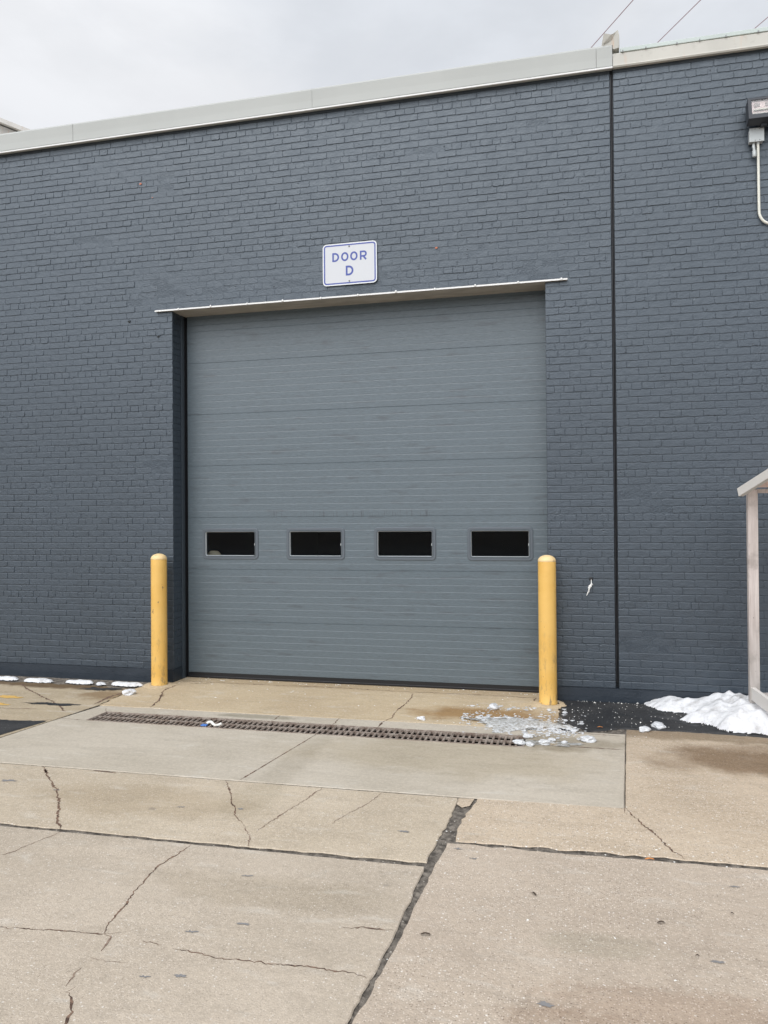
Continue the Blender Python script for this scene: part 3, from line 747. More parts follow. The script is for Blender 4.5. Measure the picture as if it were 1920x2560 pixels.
# flip so the gentle facet faces up: depth reached at its top end, abrupt lip above
for s in range(7):
    zb, zt = DZ+s*SH, DZ+(s+1)*SH
    P = prof(zb, zt); mb = MB()
    def strip(xa, xb, PP):
        v = []
        for (z_, d) in PP: v += [(xa, D+d, z_), (xb, D+d, z_)]
        mb.add(v, [(2*i, 2*i+1, 2*i+3, 2*i+2) for i in range(len(PP)-1)])
    def clip(PP, lo, hi):
        out = [q for q in PP if lo < q[0] < hi]
        if lo > PP[0][0]: out = [(lo, 0)]+out
        if hi < PP[-1][0]: out = out+[(hi, 0)]
        return out
    if s == 2:
        x = DXL
        for a, b in wins:
            strip(x, a+.02, P); strip(a+.02, b-.02, clip(P, 0, WZ0+.02)); strip(a+.02, b-.02, clip(P, WZ1-.02, 9)); x = b-.02
        strip(x, DXR, P)
    else: strip(DXL, DXR, P)
    # section edges and back
    mb.box(DXL, DXR, D+.0035, D+.008, zb-.0006, zb+.0018); 
    if s != 2: mb.box(DXL, DXR, D+.030, D+.034, zb, zt)
    else:
        mb.box(DXL, DXR, D+.030, D+.034, zb, WZ0); mb.box(DXL, DXR, D+.030, D+.034, WZ1, zt)
        xx = DXL
        for a, b in wins: mb.box(xx, a+.03, D+.030, D+.034, WZ0, WZ1); xx = b-.03
        mb.box(xx, DXR, D+.030, D+.034, WZ0, WZ1)
    mb.box(DXL-.001, DXL+.0005, D+.001, D+.034, zb, zt)
    part_d(mb, 'door_panel', M_door)
mb = MB(); mb.box(DXL, DXR, D+.002, D+.040, .018, DZ-.002); mb.box(DXL, DXR, D-.006, D+.03, .004, .026, 0, .004)
part_d(mb, 'bottom_seal', M_black)
def rrect(x0, x1, z0, z1, r, n=6):
    out = []
    for cx, cz, a0 in ((x1-r, z0+r, -90), (x1-r, z1-r, 0), (x0+r, z1-r, 90), (x0+r, z0+r, 180)):
        for k in range(n+1):
            a = radians(a0+90*k/n); out.append((cx+r*cos(a), cz+r*sin(a)))
    return out
for a, b in wins:
    mb = MB(); rings = []
    for ins, y, r in ((0, D+.002, .045), (.002, D-.006, .044), (.006, D-.009, .040), (.030, D-.009, .026), (.0315, D-.005, .025), (.034, D-.005, .024), (.036, D-.011, .022), (.043, D-.011, .018)):
        rings.append([(x, y, z_) for x, z_ in rrect(a+ins, b-ins, WZ0+ins, WZ1-ins, r)])
    n = len(rings[0]); v = [q for g_ in rings for q in g_]; f = []
    for i in range(len(rings)-1):
        for k in range(n): f.append((i*n+k, i*n+(k+1) % n, (i+1)*n+(k+1) % n, (i+1)*n+k))
    mb.add(v, f, 0, False)
    i0 = [(x, D-.011, z_) for x, z_ in rrect(a+.043, b-.043, WZ0+.043, WZ1-.043, .018)]
    i1 = [(x, D+.010, z_) for x, z_ in rrect(a+.048, b-.048, WZ0+.048, WZ1-.048, .010)]
    mb.add(i0+i1, [(k, (k+1) % n, n+(k+1) % n, n+k) for k in range(n)], 1)
    i2 = [(x, D+.034, z_) for x, z_ in rrect(a+.048, b-.048, WZ0+.048, WZ1-.048, .010)]
    mb.add(i1+i2, [(k, (k+1) % n, n+(k+1) % n, n+k) for k in range(n)], 0)
    mb.box(b-.052, b-.044, D-.002, D+.008, 1.565, 1.590, 1)
    part_d(mb, 'window_frame', [M_wframe, M_wedge])
    mb = MB(); mb.box(a+.044, b-.044, D+.012, D+.016, WZ0+.044, WZ1-.044)
    part_d(mb, 'window_pane', M_glass)
# steel jambs and rubber side seals
mb = MB(); mb.box(XL-.006, XL+.010, .207, D+.06, 0.002, H-.001)
mb.build('door_jamb', M_doordk, bld)
mb = MB(); mb.box(XR-.010, XR+.006, .207, D+.06, .002, H-.001)
mb.build('door_jamb', M_doordk, bld)
mb = MB(); mb.box(XL+.0105, DXL-.002, D+.020, D+.05, .004, H-.002); mb.build('side_seal', M_black, bld)
mb = MB()
for k in range(1):
    mb.box(XL+.010, XL+.016, D-.03, D+.02, .01, H-.004)
mb.build('seal_flange', M_black, bld)

# tan bundle visible in the first window
mb = MB(); bm = bmesh.new(); bmesh.ops.create_icosphere(bm, subdivisions=3, radius=1)
for v_ in bm.verts:
    q = v_.co; k = 1+.12*nz(q.x*2, q.y*2, q.z*2)
    v_.co = Vector((-4.605+q.x*.115*k, D+.115+q.y*.06*k, 1.395+q.z*.105*k+.012*(q.x)))
mb.bm(bm, 0, True)
M_tan = mat('tan_leather', (.80, .62, .40), .7)
tag(mb.build('bundle', M_tan), 'rounded tan bundle behind the glass of the leftmost door window', 'bundle')

# ------------------------------------------------------------------ sign
sg = thing('door_sign', (-2.76, -.01, 4.42), 'white DOOR D sign with blue border bolted above the overhead door', 'sign')
SX0, SX1, SZ0, SZ1 = -3.066, -2.452, 4.421, 4.879
def plate(x0, x1, z0, z1, r, y0, y1, mi=0, mb=None):
    o = rrect(x0, x1, z0, z1, r, 8); n = len(o)
    mb.add([(x, y0, z_) for x, z_ in o]+[(x, y1, z_) for x, z_ in o], [tuple(range(n))]+[(k, n+k, n+(k+1) % n, (k+1) % n) for k in range(n)], mi)
def ring(mb, x0, x1, z0, z1, r, wd, y, mi=0):
    a = rrect(x0, x1, z0, z1, r, 8); b = rrect(x0+wd, x1-wd, z0+wd, z1-wd, r-wd, 8); n = len(a)
    mb.add([(x, y, z_) for x, z_ in a]+[(x, y, z_) for x, z_ in b], [(k, (k+1) % n, n+(k+1) % n, n+k) for k in range(n)], mi)
mb = MB(); plate(SX0, SX1, SZ0, SZ1, .045, -.016, -.012, 0, mb)
ring(mb, SX0, SX1, SZ0, SZ1, .045, .013, -.0165, 1)
mb.build('plate', [M_sign, M_signw], sg)
mb = MB(); ring(mb, SX0+.013, SX1-.013, SZ0+.013, SZ1-.013, .034, .0145, -.0168)
mb.build('border', M_blue, sg)
def stroke(mb, pts, wd, y, closed=False):
    P = [Vector(p) for p in pts]; n = len(P); v = []; f = []
    for i, q in enumerate(P):
        a = P[i-1] if (i > 0 or closed) else q; b = P[(i+1) % n] if (i < n-1 or closed) else q
        d1 = (q-a).normalized() if a != q else (b-q).normalized(); d2 = (b-q).normalized() if b != q else d1
        n1 = Vector((-d1.y, d1.x)); n2 = Vector((-d2.y, d2.x)); mm = (n1+n2).normalized(); k = wd/2/max(.5, mm.dot(n1))
        v += [(q.x-mm.x*k, y, q.y-mm.y*k), (q.x+mm.x*k, y, q.y+mm.y*k)]
    for i in range(n if closed else n-1): 
        j = (i+1) % n; f.append((2*i, 2*j, 2*j+1, 2*i+1))
    mb.add(v, f)
def arc(cx, cz, rx, rz, a0, a1, n=14): return [(cx+rx*cos(radians(a0+(a1-a0)*k/n)), cz+rz*sin(radians(a0+(a1-a0)*k/n))) for k in range(n+1)]
def L_D(mb, x0, x1, z0, z1, w_):
    h = w_/2; r = min((z1-z0)/2-h, (x1-x0)-w_-.012); cz = (z0+z1)/2
    pts = [(x0+h, z0+h)]+arc(x1-h-r, z0+h+r, r, r, -90, 0)+arc(x1-h-r, z1-h-r, r, r, 0, 90)+[(x0+h, z1-h)]
    stroke(mb, pts, w_, -.0169, True)
def L_O(mb, x0, x1, z0, z1, w_):
    h = w_/2; stroke(mb, arc((x0+x1)/2, (z0+z1)/2, (x1-x0)/2-h, (z1-z0)/2-h, 0, 348, 29), w_, -.0169, True)
def L_R(mb, x0, x1, z0, z1, w_):
    h = w_/2; r = (z1-z0)*.27-h*.2
    stroke(mb, [(x0+h, z0), (x0+h, z1)], w_, -.0169)
    stroke(mb, [(x0+h, z1-h)]+arc(x1-h-r, z1-h-r, r, r, 90, -90)+[(x0+h, z1-h-2*r)], w_, -.01695)
    stroke(mb, [((x0+x1)/2-.002, z1-h-2*r), (x1-h*.9, z0)], w_, -.01700)
zt = SZ1-.100; zb = zt-.098; WS = .0185
for fn, a, b in ((L_D, .110, .188), (L_O, .211, .295), (L_O, .314, .398), (L_R, .424, .502)):
    mb = MB(); fn(mb, SX0+a, SX0+b, zb, zt, WS); mb.build('letter', M_blue, sg)
mb = MB(); L_D(mb, SX0+.263, SX0+.350, SZ1-.358, SZ1-.250, .0205); mb.build('letter', M_blue, sg)
for dz in (.039, .418):
    mb = MB(); mb.lathe(0, 0, [(.0002, .0065), (.006, .0060), (.0085, .003), (.009, 0)], 12)
    mb.v = [(SX0+.303+a, -.017-c, SZ1-dz+b) for a, b, c in mb.v]
    mb.build('bolt', M_bolt, sg)

# ------------------------------------------------------------------ bollards
def bollard(x, y, label):
    t = thing('bollard', (x, y, 0), label, 'bollard', 'yellow bollards flanking the door')
    r = .0885
    mb = MB(); mb.lathe(x, y, [(r+.003, 0.0), (r+.003, .012), (r, .016)]+[(r+.0006*nz(k*2.), .016+k*.1) for k in range(1, 14)]+[(r, 1.415), (r-.002, 1.424)], 48)
    mb.build('sleeve', M_yellow, t)
    mb = MB(); mb.lathe(x, y, [(r-.004, 1.418), (r+.001, 1.424), (r+.001, 1.430)]+[(r*cos(a)*1.0, 1.430+.058*sin(a)) for a in [radians(10*k) for k in range(1, 9)]]+[(.0006, 1.488)], 48)
    mb.build('cap', M_yellowtop, t)
    return t
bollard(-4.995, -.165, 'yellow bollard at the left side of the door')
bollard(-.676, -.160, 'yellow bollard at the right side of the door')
# rough concrete collar round each bollard base
for (x, y, s) in ((-4.98, -.19, 3.), (-.66, -.20, 8.)):
    mb = MB(); n = 40; v = []; f = []
    for ri, (rr, hh) in enumerate(((.095, .012), (.125, .014), (.165, .008), (.20, .0005))):
        for k in range(n):
            a = 2*pi*k/n; q = 1+(.0 if ri == 0 else .22*nz(cos(a)*1.6+s, sin(a)*1.6, ri))
            v.append((x+rr*q*cos(a)*(1.0), min(y+rr*q*sin(a)*.95, -.008), hh+.004*nz(cos(a)*6, sin(a)*6, s+ri)))
    for ri in range(3):
        for k in range(n): f.append((ri*n+k, (ri+1)*n+k, (ri+1)*n+(k+1) % n, ri*n+(k+1) % n))
    mb.add(v, f, 0, False)
    tag(mb.build('concrete_collar', M_thresh), kind='structure')

# ------------------------------------------------------------------ trench drain
dr = thing('trench_drain', (-2.84, -1.57, 0), 'long rusty slotted trench drain set in concrete in front of the door', 'drain')
mb = MB(); X0, X1, Y0, Y1 = -4.855, -.815, -1.735, -1.405
for a in ((X0+.001, X1-.001, Y0+.001, Y0+.016), (X0+.001, X1-.001, Y1-.016, Y1-.001), (X0+.001, X0+.016, Y0+.0161, Y1-.0161), (X1-.016, X1-.001, Y0+.0161, Y1-.0161)):
    mb.box(a[0], a[1], a[2], a[3], -.06, .003)
mb.build('drain_frame', M_grate, dr)
mb = MB(); mb.box(X0+.001, X1-.001, Y0+.001, Y1-.001, -.26, -.24)
for a in ((X0+.004, X1-.004, Y0+.0165, Y0+.022), (X0+.004, X1-.004, Y1-.022, Y1-.0165), (X0+.0165, X0+.022, Y0+.0222, Y1-.0222), (X1-.022, X1-.0165, Y0+.0222, Y1-.0222)): mb.box(*a, -.239, -.016)
mb.build('drain_channel', M_pit, dr)
sms = [X0+.017, -4.34, -3.73, -3.12, -2.505, -1.89, -1.44, X1-.017]
for i in range(7):
    a, b = sms[i]+.002, sms[i+1]-.002; mb = MB()
    y0, y1 = Y0+.018, Y1-.018; ym = (y0+y1)/2
    for ya, yb in ((y0, y0+.014), (ym-.012, ym+.012), (y1-.014, y1)): mb.box(a, b, ya, yb, -.022, -.001)
    n = round((b-a)/.0505); p_ = (b-a)/n
    for k in range(n+1):
        xc = a+k*p_; w_ = .0085; xa, xb = max(a, xc-w_), min(b, xc+w_)
        for ya, yb in ((y0+.0141, ym-.0121), (ym+.0121, y1-.0141)): mb.box(xa, xb, ya, yb, -.014, -.0015)
    mb.build('grate', M_grate, dr)
# litter on the grate
lt = thing('litter', (-3.62, -1.66, 0), 'scrap of white and blue litter lying on the drain grate', 'litter')
mb = MB(); mb.tube([(-3.67+.14*k/8, -1.64+.015*sin(k), .012+.012*sin(k*.8)) for k in range(9)], .013, 7)
mb.build('paper_scrap', M_paper, lt)
mb = MB(); mb.box(-3.70, -3.645, -1.705, -1.665, .002, .014, 0, .003); mb.build('plastic_scrap', M_bluep, lt)

# ------------------------------------------------------------------ snow and ice
def inside(pt, poly):
    x, y = pt; c = False; n = len(poly)
    for i in range(n):
        x1, y1 = poly[i]; x2, y2 = poly[i-1]
        if (y1 > y) != (y2 > y) and x < (x2-x1)*(y-y1)/(y2-y1)+x1: c = not c
    return c
def edged(pt, poly, skipwall=-.03):
    best = 9; p_ = Vector(pt)
    for i in range(len(poly)):
        a, b = Vector(poly[i-1]), Vector(poly[i])
        if a.y > skipwall and b.y > skipwall: continue
        d = b-a; t = max(0, min(1, (p_-a).dot(d)/max(1e-9, d.length_squared))); best = min(best, (p_-a-d*t).length)
    return best
def snow(name, poly, hmax, label, res=.011, fall=.10, zb=.004, hf=None, seed=0., matl=None, cat='snow', jg=.03, kind=None):
    P = [tuple(q) for q in jag(poly, jg, .03, seed)]
    xs_ = [q[0] for q in P]; ys = [q[1] for q in P]
    x0, y0 = min(xs_), min(ys); nx = int((max(xs_)-x0)/res)+2; ny = int((max(ys)-y0)/res)+2
    idx = {}; mb = MB(); v = []
    for i in range(nx):
        for j in range(ny):
            q = (x0+i*res, y0+j*res)
            if not inside(q, P): continue
            d = edged(q, P); hm = hf(*q) if hf else hmax
            h = hm*(1-math.exp(-d/fall))*(1+.35*nz(q[0]*4+seed, q[1]*4)+.22*nz(q[0]*11, q[1]*11+seed))+min(d*2, 1)*(.018*nz(q[0]*16, q[1]*16, seed)+.012*nz(q[0]*38, q[1]*38, seed)+.006*nz(q[0]*85, q[1]*85, seed))
            h = max(.003, h)
            h *= min(1, .15+d/(res*2.2))
            idx[(i, j)] = len(v); v.append((q[0]+.005*nz(i*.9, j*.9), q[1]+.005*nz(i*.9, j*.9, 4), zb+h))
    f = []
    for (i, j), a in idx.items():
        if (i+1, j) in idx and (i, j+1) in idx and (i+1, j+1) in idx: f.append((a, idx[(i+1, j)], idx[(i+1, j+1)], idx[(i, j+1)]))
    mb.add(v, f, 0, True)
    return tag(mb.build(name, matl or M_snow), label, cat, kind=kind)
snow('snow_pile', [(.24, -.012), (.26, -.10), (.37, -.30), (.60, -.36), (.66, -.40), (.50, -.60), (.56, -.70), (.73, -.76), (.85, -.97), (1.17, -1.0), (1.6, -1.12), (2.2, -1.25), (2.9, -1.0), (3.3, -.5), (3.35, -.012)],
     .17, 'large pile of old white snow against the wall below the timber frame', hf=lambda x, y: .05+.13*min(1, max(0, (x-.25)/.75)), seed=1.3, zb=.010, fall=.09)
lefts = [(-7.75, -7.22), (-7.18, -6.76), (-6.71, -6.27), (-6.16, -5.76), (-5.74, -5.58), (-5.56, -5.13)]
lab = ['strip of melting snow along the wall, farthest left', 'strip of melting snow along the wall, second from the left', 'rounded strip of snow along the wall left of the longest gap',
       'flat strip of snow along the wall right of the gap', 'smallest lump of snow along the left wall', 'strip of snow along the wall next to the left bollard']
for k, (a, b) in enumerate(lefts):
    m = (a+b)/2; w_ = .065
    yy = -.27 if k % 2 else -.30
    o = snow('snow_strip', [(a, yy+.02), (a+.06, yy-w_*.7), (m, yy-w_), (b-.06, yy-w_*.8), (b, yy), (b-.05, yy+w_), (m, yy+w_*1.2), (a+.08, yy+w_)], .040, lab[k], res=.009, fall=.030, zb=.0, jg=.028, seed=k*2.7+1)
    o['group'] = 'snow strips along the left wall'
def chunk(mb, x, y, s, sx=1, sz=.6, seed=0., z0=.0, sub=2, mi=0, sm=False):
    bm = bmesh.new(); bmesh.ops.create_icosphere(bm, subdivisions=sub, radius=1)
    an = nz(seed, 3)*6; ca, sa = cos(an), sin(an)
    for v_ in bm.verts:
        q = v_.co.copy(); k = 1+.5*nz(q.x*1.1+seed, q.y*1.1, q.z*1.1+seed)+.18*nz(q.x*3, q.y*3+seed, q.z*3)
        X, Y, Z_ = q.x*k*s*sx, q.y*k*s, q.z*k*s*sz
        v_.co = Vector((x+X*ca-Y*sa, y+X*sa+Y*ca, z0+max(-.002, Z_+s*sz*.55)))
    mb.bm(bm, mi, sm)
for (x, y, s, l) in ((-1.19, -.50, .055, 'largest lump of ice on the threshold beside the slush'), (-1.80, -1.06, .034, 'small white ice lump alone at the back edge of the drain apron'),
                     (.17, -1.04, .042, 'ice lump on the asphalt edge, nearer to the concrete slab corner'), (.30, -.90, .050, 'flat ice lump on the asphalt in front of the snow pile'),
                     (-.31, -1.45, .050, 'single ice lump on the concrete right of the drain end'), (-.66, -1.62, .040, 'clear angular ice lump right of the drain end'), (-.86, -1.66, .038, 'ice lump lying on the end of the drain grate'),
                     (-.77, -1.68, .030, 'ice lump between the grate end and the angular lump'), (-.60, -1.50, .026, 'small ice lump behind the angular lump by the drain'), (-.50, -1.55, .022, 'tiny ice lump farthest right in the melt puddle'),
                     (-.80, -1.45, .036, 'grey ice lump on the back corner of the drain'), (-5.06, -.68, .060, 'grey ice lump in the gutter left of the threshold'), (-.51, -.55, .022, 'small ice lump at the edge of the asphalt by the right bollard')):
    mb = MB(); chunk(mb, x, y, s, 1.25, .6, x*7+y*3, .002, 3)
    tag(mb.build('ice_lump', M_ice if y > -1.4 and x > -1 or x > -1.3 else M_snow), l, 'ice', 'loose ice lumps')
# slush field: many fragments on a thin melt film
snow('slush_mass', [(-1.26, -.95), (-1.10, -.86), (-.95, -.80), (-.80, -.88), (-.60, -.90), (-.42, -1.02), (-.44, -1.12), (-.70, -1.14), (-.85, -1.24), (-1.02, -1.33), (-1.12, -1.36), (-1.13, -1.20), (-1.24, -1.08)], .022, None, res=.009, fall=.05, zb=.002, jg=.07, seed=4.4, matl=M_slush, kind='stuff')
random.seed(77)
mb = MB(); sl = [(-1.30, -.85), (-1.05, -.78), (-.85, -.72), (-.55, -.82), (-.36, -1.02), (-.42, -1.16), (-.8, -1.25), (-1.0, -1.38), (-1.14, -1.38), (-1.22, -1.15), (-1.40, -1.02)]
cnt = 0
while cnt < 1000:
    x, y = random.uniform(-1.45, -.32), random.uniform(-1.42, -.36)
    core = -((x+.85+.35*(y+.98)*0)/.50)**2-((y+1.03+.25*(x+.85))/.20)**2
    arm = -((x+.92)/.42)**2-((y+.50+.0*x)/.13)**2
    pr = math.exp(core)+.40*math.exp(arm)*(nz(x*6, y*6)>.0)+.03
    if random.random() > pr*(.75+nz(x*7, y*7, 2)): continue
    if x < -.82 and y < -1.41: continue
    s = random.choice((.004, .006, .008, .010, .013, .020))*random.uniform(.8, 1.35)*(1 if pr > .5 else .7)
    chunk(mb, x, y, s, random.uniform(1.0, 1.9), random.uniform(.16, .42), random.uniform(0, 90), .001+(.008 if x > -.56 and y > -.95 else 0), 1 if s < .009 else 2, 0, s < .016); cnt += 1
tag(mb.build('ice_slush', M_ice), 'patch of crushed icy slush by the right bollard', 'slush', kind='stuff')
mb = MB(); blotch(mb, -.92, -1.02, .42, .15, 3.3, .0095, n=120, am=.7); blotch(mb, -.62, -1.58, .24, .085, 7.3, .0030, n=90, am=.5)
tag(mb.build('melt_water', M_film), 'thin film of melt water under the slush', 'melt water', kind='stuff')
# salt and grit
M_salt = mat('white_grit', (.80, .79, .75), .7)
mb = MB(); random.seed(12)
for k in range(260):
    r_ = random.random()
    if r_ < .45: x, y = random.uniform(-.52, 2.2), -.02-abs(random.gauss(0, .05))
    elif r_ < .8: x, y = random.uniform(-.5, .7), random.uniform(-.95, -.05)
    else: x, y = random.uniform(-1.6, .2), random.uniform(-1.25, -.3)
    s = random.choice((.002, .0025, .003, .004, .005, .009 if r_ < .5 else .004))
    chunk(mb, x, y, s, random.uniform(.8, 1.6), .7, random.uniform(0, 90), .009 if x > -.5 and y > -1 else .001, 1)
for k in range(150):
    x = random.uniform(-4.85, -.75); y = random.gauss(.22, .04) if random.random() < .6 else random.uniform(-1.1, .1)
    chunk(mb, x, y, random.choice((.003, .005, .007)), random.uniform(.8, 1.8), .5, random.uniform(0, 90), .0, 1)
for k in range(70): chunk(mb, random.uniform(-1.2, 1.1), random.uniform(-3.72, -3.55) if random.random() < .5 else random.uniform(-5, -3), random.choice((.002, .003, .005)), 1.3, .5, random.uniform(0, 90), 0, 1)
tag(mb.build('grit', M_salt), 'scattered white salt and stone grit on the ground', 'grit', kind='stuff')

# leaves, stones
def leaf(x, y, s, an, m, label, z0=.003, name='leaf', cat='leaf', group='dead leaves on the pavement'):
    s *= .85; mb = MB(); n = 11; v = [(0, 0, .006)]
    for k in range(n):
        a = 2*pi*k/n; r_ = s*(.75+.35*cos(2*a)+.2*nz(k*2.1, an)); v.append((r_*cos(a), r_*sin(a)*.62, .002+.008*abs(sin(a))))
    mb.add([(x+a*cos(an)-b*sin(an), y+a*sin(an)+b*cos(an), z0+c) for a, b, c in v], [(0, 1+k, 1+(k+1) % n) for k in range(n)], 0, True)
    tag(mb.build(name, m), label, cat, group)
for (x, y, s, an, l) in ((-.61, -4.24, .022, 2.2, 'small dark curled leaf near the middle of the front slab'), (-.03, -4.39, .022, .3, 'dark curled leaf toward the right edge of the front slab'),
                         (-1.06, -4.73, .026, .2, 'brown leaf close to the long dark joint'), (.09, -4.64, .010, .1, 'tiny dark leaf fragment beside the grey stone fleck'), (.30, -4.23, .010, .1, 'tiny dark leaf fragment near the right edge of the photo')):
    leaf(x, y, s, an, M_leaf, l)
leaf(-.20, -1.03, .030, .1, M_leafo, 'orange leaf at the lower edge of the asphalt patch', .010, group=None)
leaf(-.02, -3.70, .03, .2, M_leafo, 'orange leaf lying in the cross joint of the right slabs', .0, group=None)
M_fleck = mat('grey_stain', (.24, .235, .235), .7)
flk = [(-1.9, -4.82, .024), (-2.1, -4.94, .022), (-2.12, -5.3, .018), (-1.98, -5.26, .026), (-2.08, -4.37, .022), (.17, -4.66, .022), (-.52, -5.11, .026), (-1.05, -3.79, .018), (.37, -3.93, .020), (-.95, -3.9, .02), (-2.5, -3.5, .02), (-2.9, -3.55, .022), (-1.4, -3.62, .03), (-3.9, -3.45, .02), (-4.35, -3.35, .05)]
mb = MB()
for x, y, s in flk: blotch(mb, x, y, s, s*.40, x*5, .0022, n=26, am=1.3)
tag(mb.build('grey_fleck', M_fleck), 'flattened grey gum and tar flecks on the pavement', 'flecks', kind='stuff')

# ------------------------------------------------------------------ cord hanging out of a hole
cd = thing('hanging_cord', (-.245, -.01, 1.237), 'frayed white cord hanging from a hole in the brick right of the door', 'cord')
mb = MB(); mb.lathe(0, 0, [(.0005, .001), (.017, .0012), (.019, 0)], 16); mb.v = [(-.245+a, -.0085-c, 1.240+b*1.2) for a, b, c in mb.v]
mb.build('hole_sleeve', M_black, cd)
mb = MB(); mb.tube([(-.244, .0, 1.235), (-.244, -.018, 1.225), (-.243, -.020, 1.19)], .004, 6); mb.build('wire', M_cord, cd)
mb = MB()
mb.tube([(-.243, -.020, 1.195), (-.247, -.020, 1.175), (-.262, -.018, 1.150), (-.268, -.016, 1.125), (-.285, -.015, 1.085), (-.292, -.014, 1.070)], .006, 6, rs=[.005, .012, .009, .007, .005, .002])
mb.tube([(-.247, -.020, 1.185), (-.265, -.02, 1.168), (-.277, -.018, 1.145)], .004, 5, rs=[.005, .007, .002])
mb.tube([(-.262, -.02, 1.150), (-.270, -.02, 1.118), (-.265, -.018, 1.105)], .004, 5, rs=[.004, .006, .002])
mb.tube([(-.243, -.020, 1.197), (-.228, -.02, 1.180)], .004, 5, rs=[.006, .002])
mb.build('frayed_tape', M_cord, cd)
# anchor bolts left in the wall
for (x, z_, l) in ((-5.461, 4.207, 'rusted anchor stub in the brick left of the lintel, upper one'), (-5.082, 4.009, 'painted anchor stub in the brick beside the door corner')):
    mb = MB(); mb.lathe(0, 0, [(.020, 0), (.019, .004), (.010, .007), (.009, .016), (.0005, .018)], 12); mb.v = [(x+a, -.001-c, z_+b) for a, b, c in mb.v]
    tag(mb.build('wall_anchor', M_doordk), l, 'anchor', 'wall anchors')

# ------------------------------------------------------------------ floodlight and electrical box
fl = thing('floodlight', (1.43, -.05, 5.72), 'black rectangular floodlight on the wall at the upper right', 'floodlight')
fx0, fx1 = 1.235, 1.64
T = Matrix.Translation((0, -.16, 5.725)) @ Matrix.Rotation(radians(-12), 4, 'X')
def tf(mb): mb.v = [tuple(T @ Vector(q)) for q in mb.v]; return mb
mb = MB()
mb.box(fx0, fx1, -.005, .085, -.115, .105, 0, .006)
for a in ((fx0, fx1, -.030, -.0055, .082, .105), (fx0, fx1, -.030, -.0055, -.115, -.072), (fx0, fx0+.032, -.030, -.0055, -.0715, .0815), (fx1-.032, fx1, -.030, -.0055, -.0715, .0815)): mb.box(*a)
tf(mb).build('housing', M_lamp, fl)
for k in range(9):
    mb = MB(); x = fx0+.02+k*.044; mb.box(x, x+.022, .0, .08, .1055, .122); tf(mb).build('fin', M_lamp, fl)
mb = MB(); mb.box(fx0+.033, fx1-.033, -.010, -.0060, -.071, .081)
mb.tube([(fx0+.05, -.016, -.02), (fx1-.05, -.016, -.02)], .010, 8, mi=1)
mb.box(fx0+.040, fx1-.04, -.014, -.0105, -.064, -.052, 1)
for k in range(3): mb.box(fx0+.055+k*.10, fx0+.105+k*.10, -.016, -.0105, .015, .055, 2)
tf(mb).build('reflector', [M_refl, M_conduit, M_timber], fl)
mb = MB(); mb.box(fx0+.0325, fx1-.0325, -.025, -.022, -.0715, .0815); tf(mb).build('lens', M_lens, fl)
mb = MB(); mb.box(1.35, 1.42, -.09, -.005, 5.600, 5.625); mb.box(1.36, 1.41, -.13, -.08, 5.58, 5.66); mb.build('bracket', M_lamp, fl)
eb = thing('junction_box', (1.33, -.04, 5.46), 'grey metal junction box with conduit below the floodlight', 'junction box')
mb = MB(); mb.box(1.268, 1.392, -.074, -.006, 5.459, 5.583, 0, .004); mb.build('box_body', M_box, eb)
mb = MB(); mb.box(1.264, 1.396, -.079, -.0745, 5.455, 5.587, 0, .002)
mb.build('box_cover', M_galv, eb)
for x, z_ in ((1.315, 5.575), (1.315, 5.468), (1.355, 5.575), (1.355, 5.468)):
    mb = MB(); mb.lathe(0, 0, [(.0003, .002), (.004, .0015), (.0045, 0)], 8); mb.v = [(x+a, -.0795-c, z_+b) for a, b, c in mb.v]; mb.build('screw', M_bolt, eb)
mb = MB(); mb.tube([(1.308, -.045, 5.458), (1.308, -.045, 5.440), (1.306, -.046, 5.425), (1.310, -.047, 5.40), (1.312, -.047, 5.385), (1.312, -.047, 5.380), (1.313, -.047, 5.335), (1.313, -.047, 5.322)], .016, 12, rs=[.012, .012, .016, .013, .013, .019, .019, .016])
mb.build('cable_gland', M_galv, eb)
mb = MB()
pts = [(1.347, -.045, 5.459), (1.347, -.045, 5.44), (1.350, -.035, 5.30), (1.352, -.028, 5.0), (1.354, -.026, 4.80)]
for k in range(1, 9):
    a = radians(90*k/9); pts.append((1.354+.115*(1-cos(a)), -.026, 4.80-.13*sin(a)))
pts += [(1.53, -.026, 4.655), (2.3, -.026, 4.62), (6.0, -.026, 4.60)]
mb.tube(pts, .0125, 12); mb.build('conduit', M_conduit, eb)
mb = MB(); mb.tube([(1.347, -.045, 5.4585), (1.347, -.045, 5.44)], .017, 12); mb.build('connector', M_galv, eb)

# ------------------------------------------------------------------ timber frame at the right edge
rk = thing('timber_frame', (1.9, -1.4, 0), 'weathered white wooden shelter frame standing in snow at the right edge', 'timber frame')
def bar(name, p0, p1, w_, h_, m=None, up=(0, 0, 1)):
    mb = MB(); mb.obox(p0, p1, w_, h_, up); return mb.build(name, m or M_timber, rk)
YB, YF = -.60, -2.6
for (x, y) in ((1.147, YB), (3.3, YB), (3.3, YF), (1.75, YF)):
    mb = MB(); mb.box(x-.038, x+.038, y-.030, y+.030, .20 if y == YB else .0, 2.10)
    mb.box(x-.045, x-.0385, y-.034, y+.034, .20 if y == YB else .0, 2.10)
    mb.build('post', M_timber, rk)
bar('top_beam', (1.035, -.66, 2.075), (1.42, -1.62, 2.42), .045, .075, M_timber2)
bar('top_beam', (3.42, -.66, 2.075), (3.5, -2.7, 2.42), .045, .075, M_timber2)
bar('bottom_rail', (1.125, -.60, .285), (1.50, -2.55, .10), .035, .11, M_timber2)
bar('bottom_rail', (3.3, -.64, .285), (3.3, -2.56, .285), .035, .11, M_timber2)
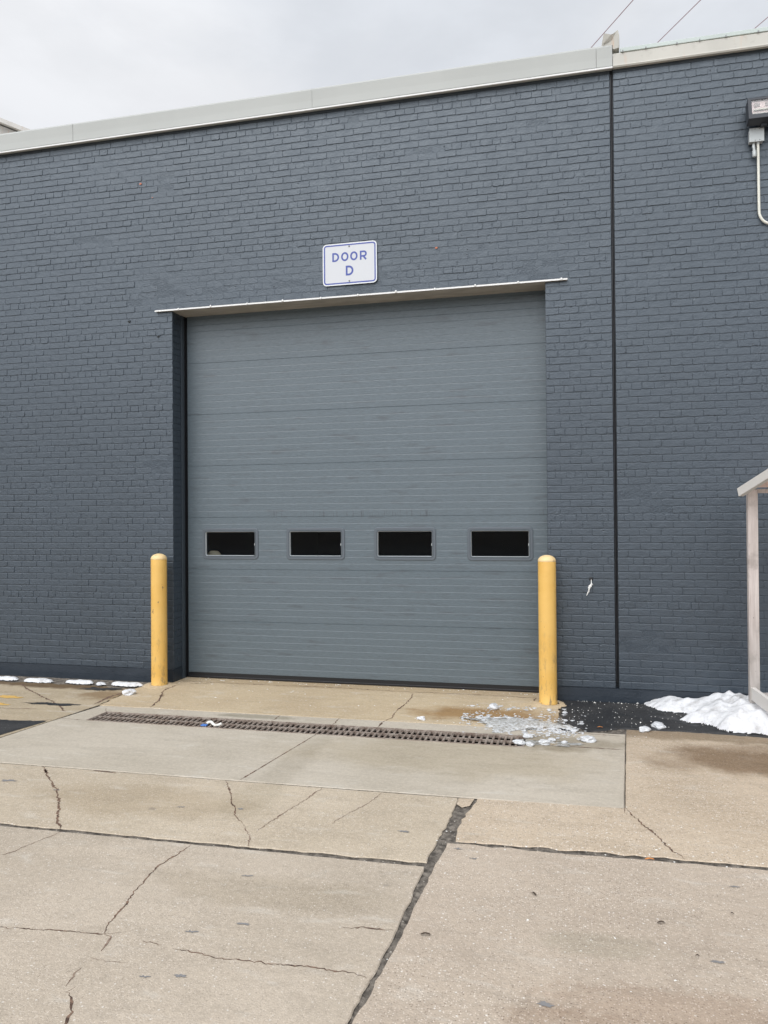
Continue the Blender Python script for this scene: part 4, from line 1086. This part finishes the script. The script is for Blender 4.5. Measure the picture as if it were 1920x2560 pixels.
bar('cross_rail', (1.19, -.60, 2.085), (3.26, -.60, 2.085), .035, .035)
bar('cross_rail', (1.19, -.60, .25), (3.26, -.60, .25), .035, .07)
mb = MB(); mb.add([(1.10, -.62, 2.118), (3.4, -.62, 2.118), (3.45, -2.6, 2.47), (1.46, -1.66, 2.47), (1.10, -.62, 2.124), (3.4, -.62, 2.124), (3.45, -2.6, 2.476), (1.46, -1.66, 2.476)],
                  [(3, 2, 1, 0), (4, 5, 6, 7), (0, 1, 5, 4), (1, 2, 6, 5), (2, 3, 7, 6), (3, 0, 4, 7)])
mb.build('roof_panel', M_poly, rk)

# ------------------------------------------------------------------ overhead cables
dv = Vector((.49, -.885, 0)).normalized()
for k, (x, y, l) in enumerate(((-.065, 3.981, 'thin overhead cable, leftmost of three, crossing the sky above the roof joint'), (.855, 4.188, 'thin overhead cable, middle of three, crossing the sky'), (2.202, 4.187, 'thin overhead cable, rightmost of three, at the top right corner'))):
    mb = MB(); mb.tube([Vector((x, y, 9.0))+dv*s+Vector((0, 0, .00025*s*s)) for s in range(-60, 41, 5)], .0066, 6)
    tag(mb.build('overhead_cable', M_wire), l, 'cable', 'overhead cables')

# ------------------------------------------------------------------ neighbouring gabled building
nb = thing('neighbouring_building', (-24, 14, 0), 'pale gabled building rising behind the roof at far left', 'building')
M_nb = mat('pale_siding', rough=.7, build=fascia_b((.60, .58, .55), .14))
mb = MB()
prf = [(-40, 0), (-11.8, 0), (-11.8, 11.35), (-25.9, 18.0), (-40, 11.35)]
n = 5; mb.add([(x, 12.0, z_) for x, z_ in prf]+[(x, 26, z_) for x, z_ in prf], [tuple(range(n))]+[(i, n+i, n+(i+1) % n, (i+1) % n) for i in range(n)])
mb.build('gable_wall', M_nb, nb)
mb = MB(); mb.obox((-11.3, 19, 11.22), (-26.0, 19, 18.15), 14.6, .12, (0, 0, 1)); mb.obox((-40.5, 19, 11.22), (-25.8, 19, 18.15), 14.6, .12)
mb.build('gable_roof', M_nb, nb)
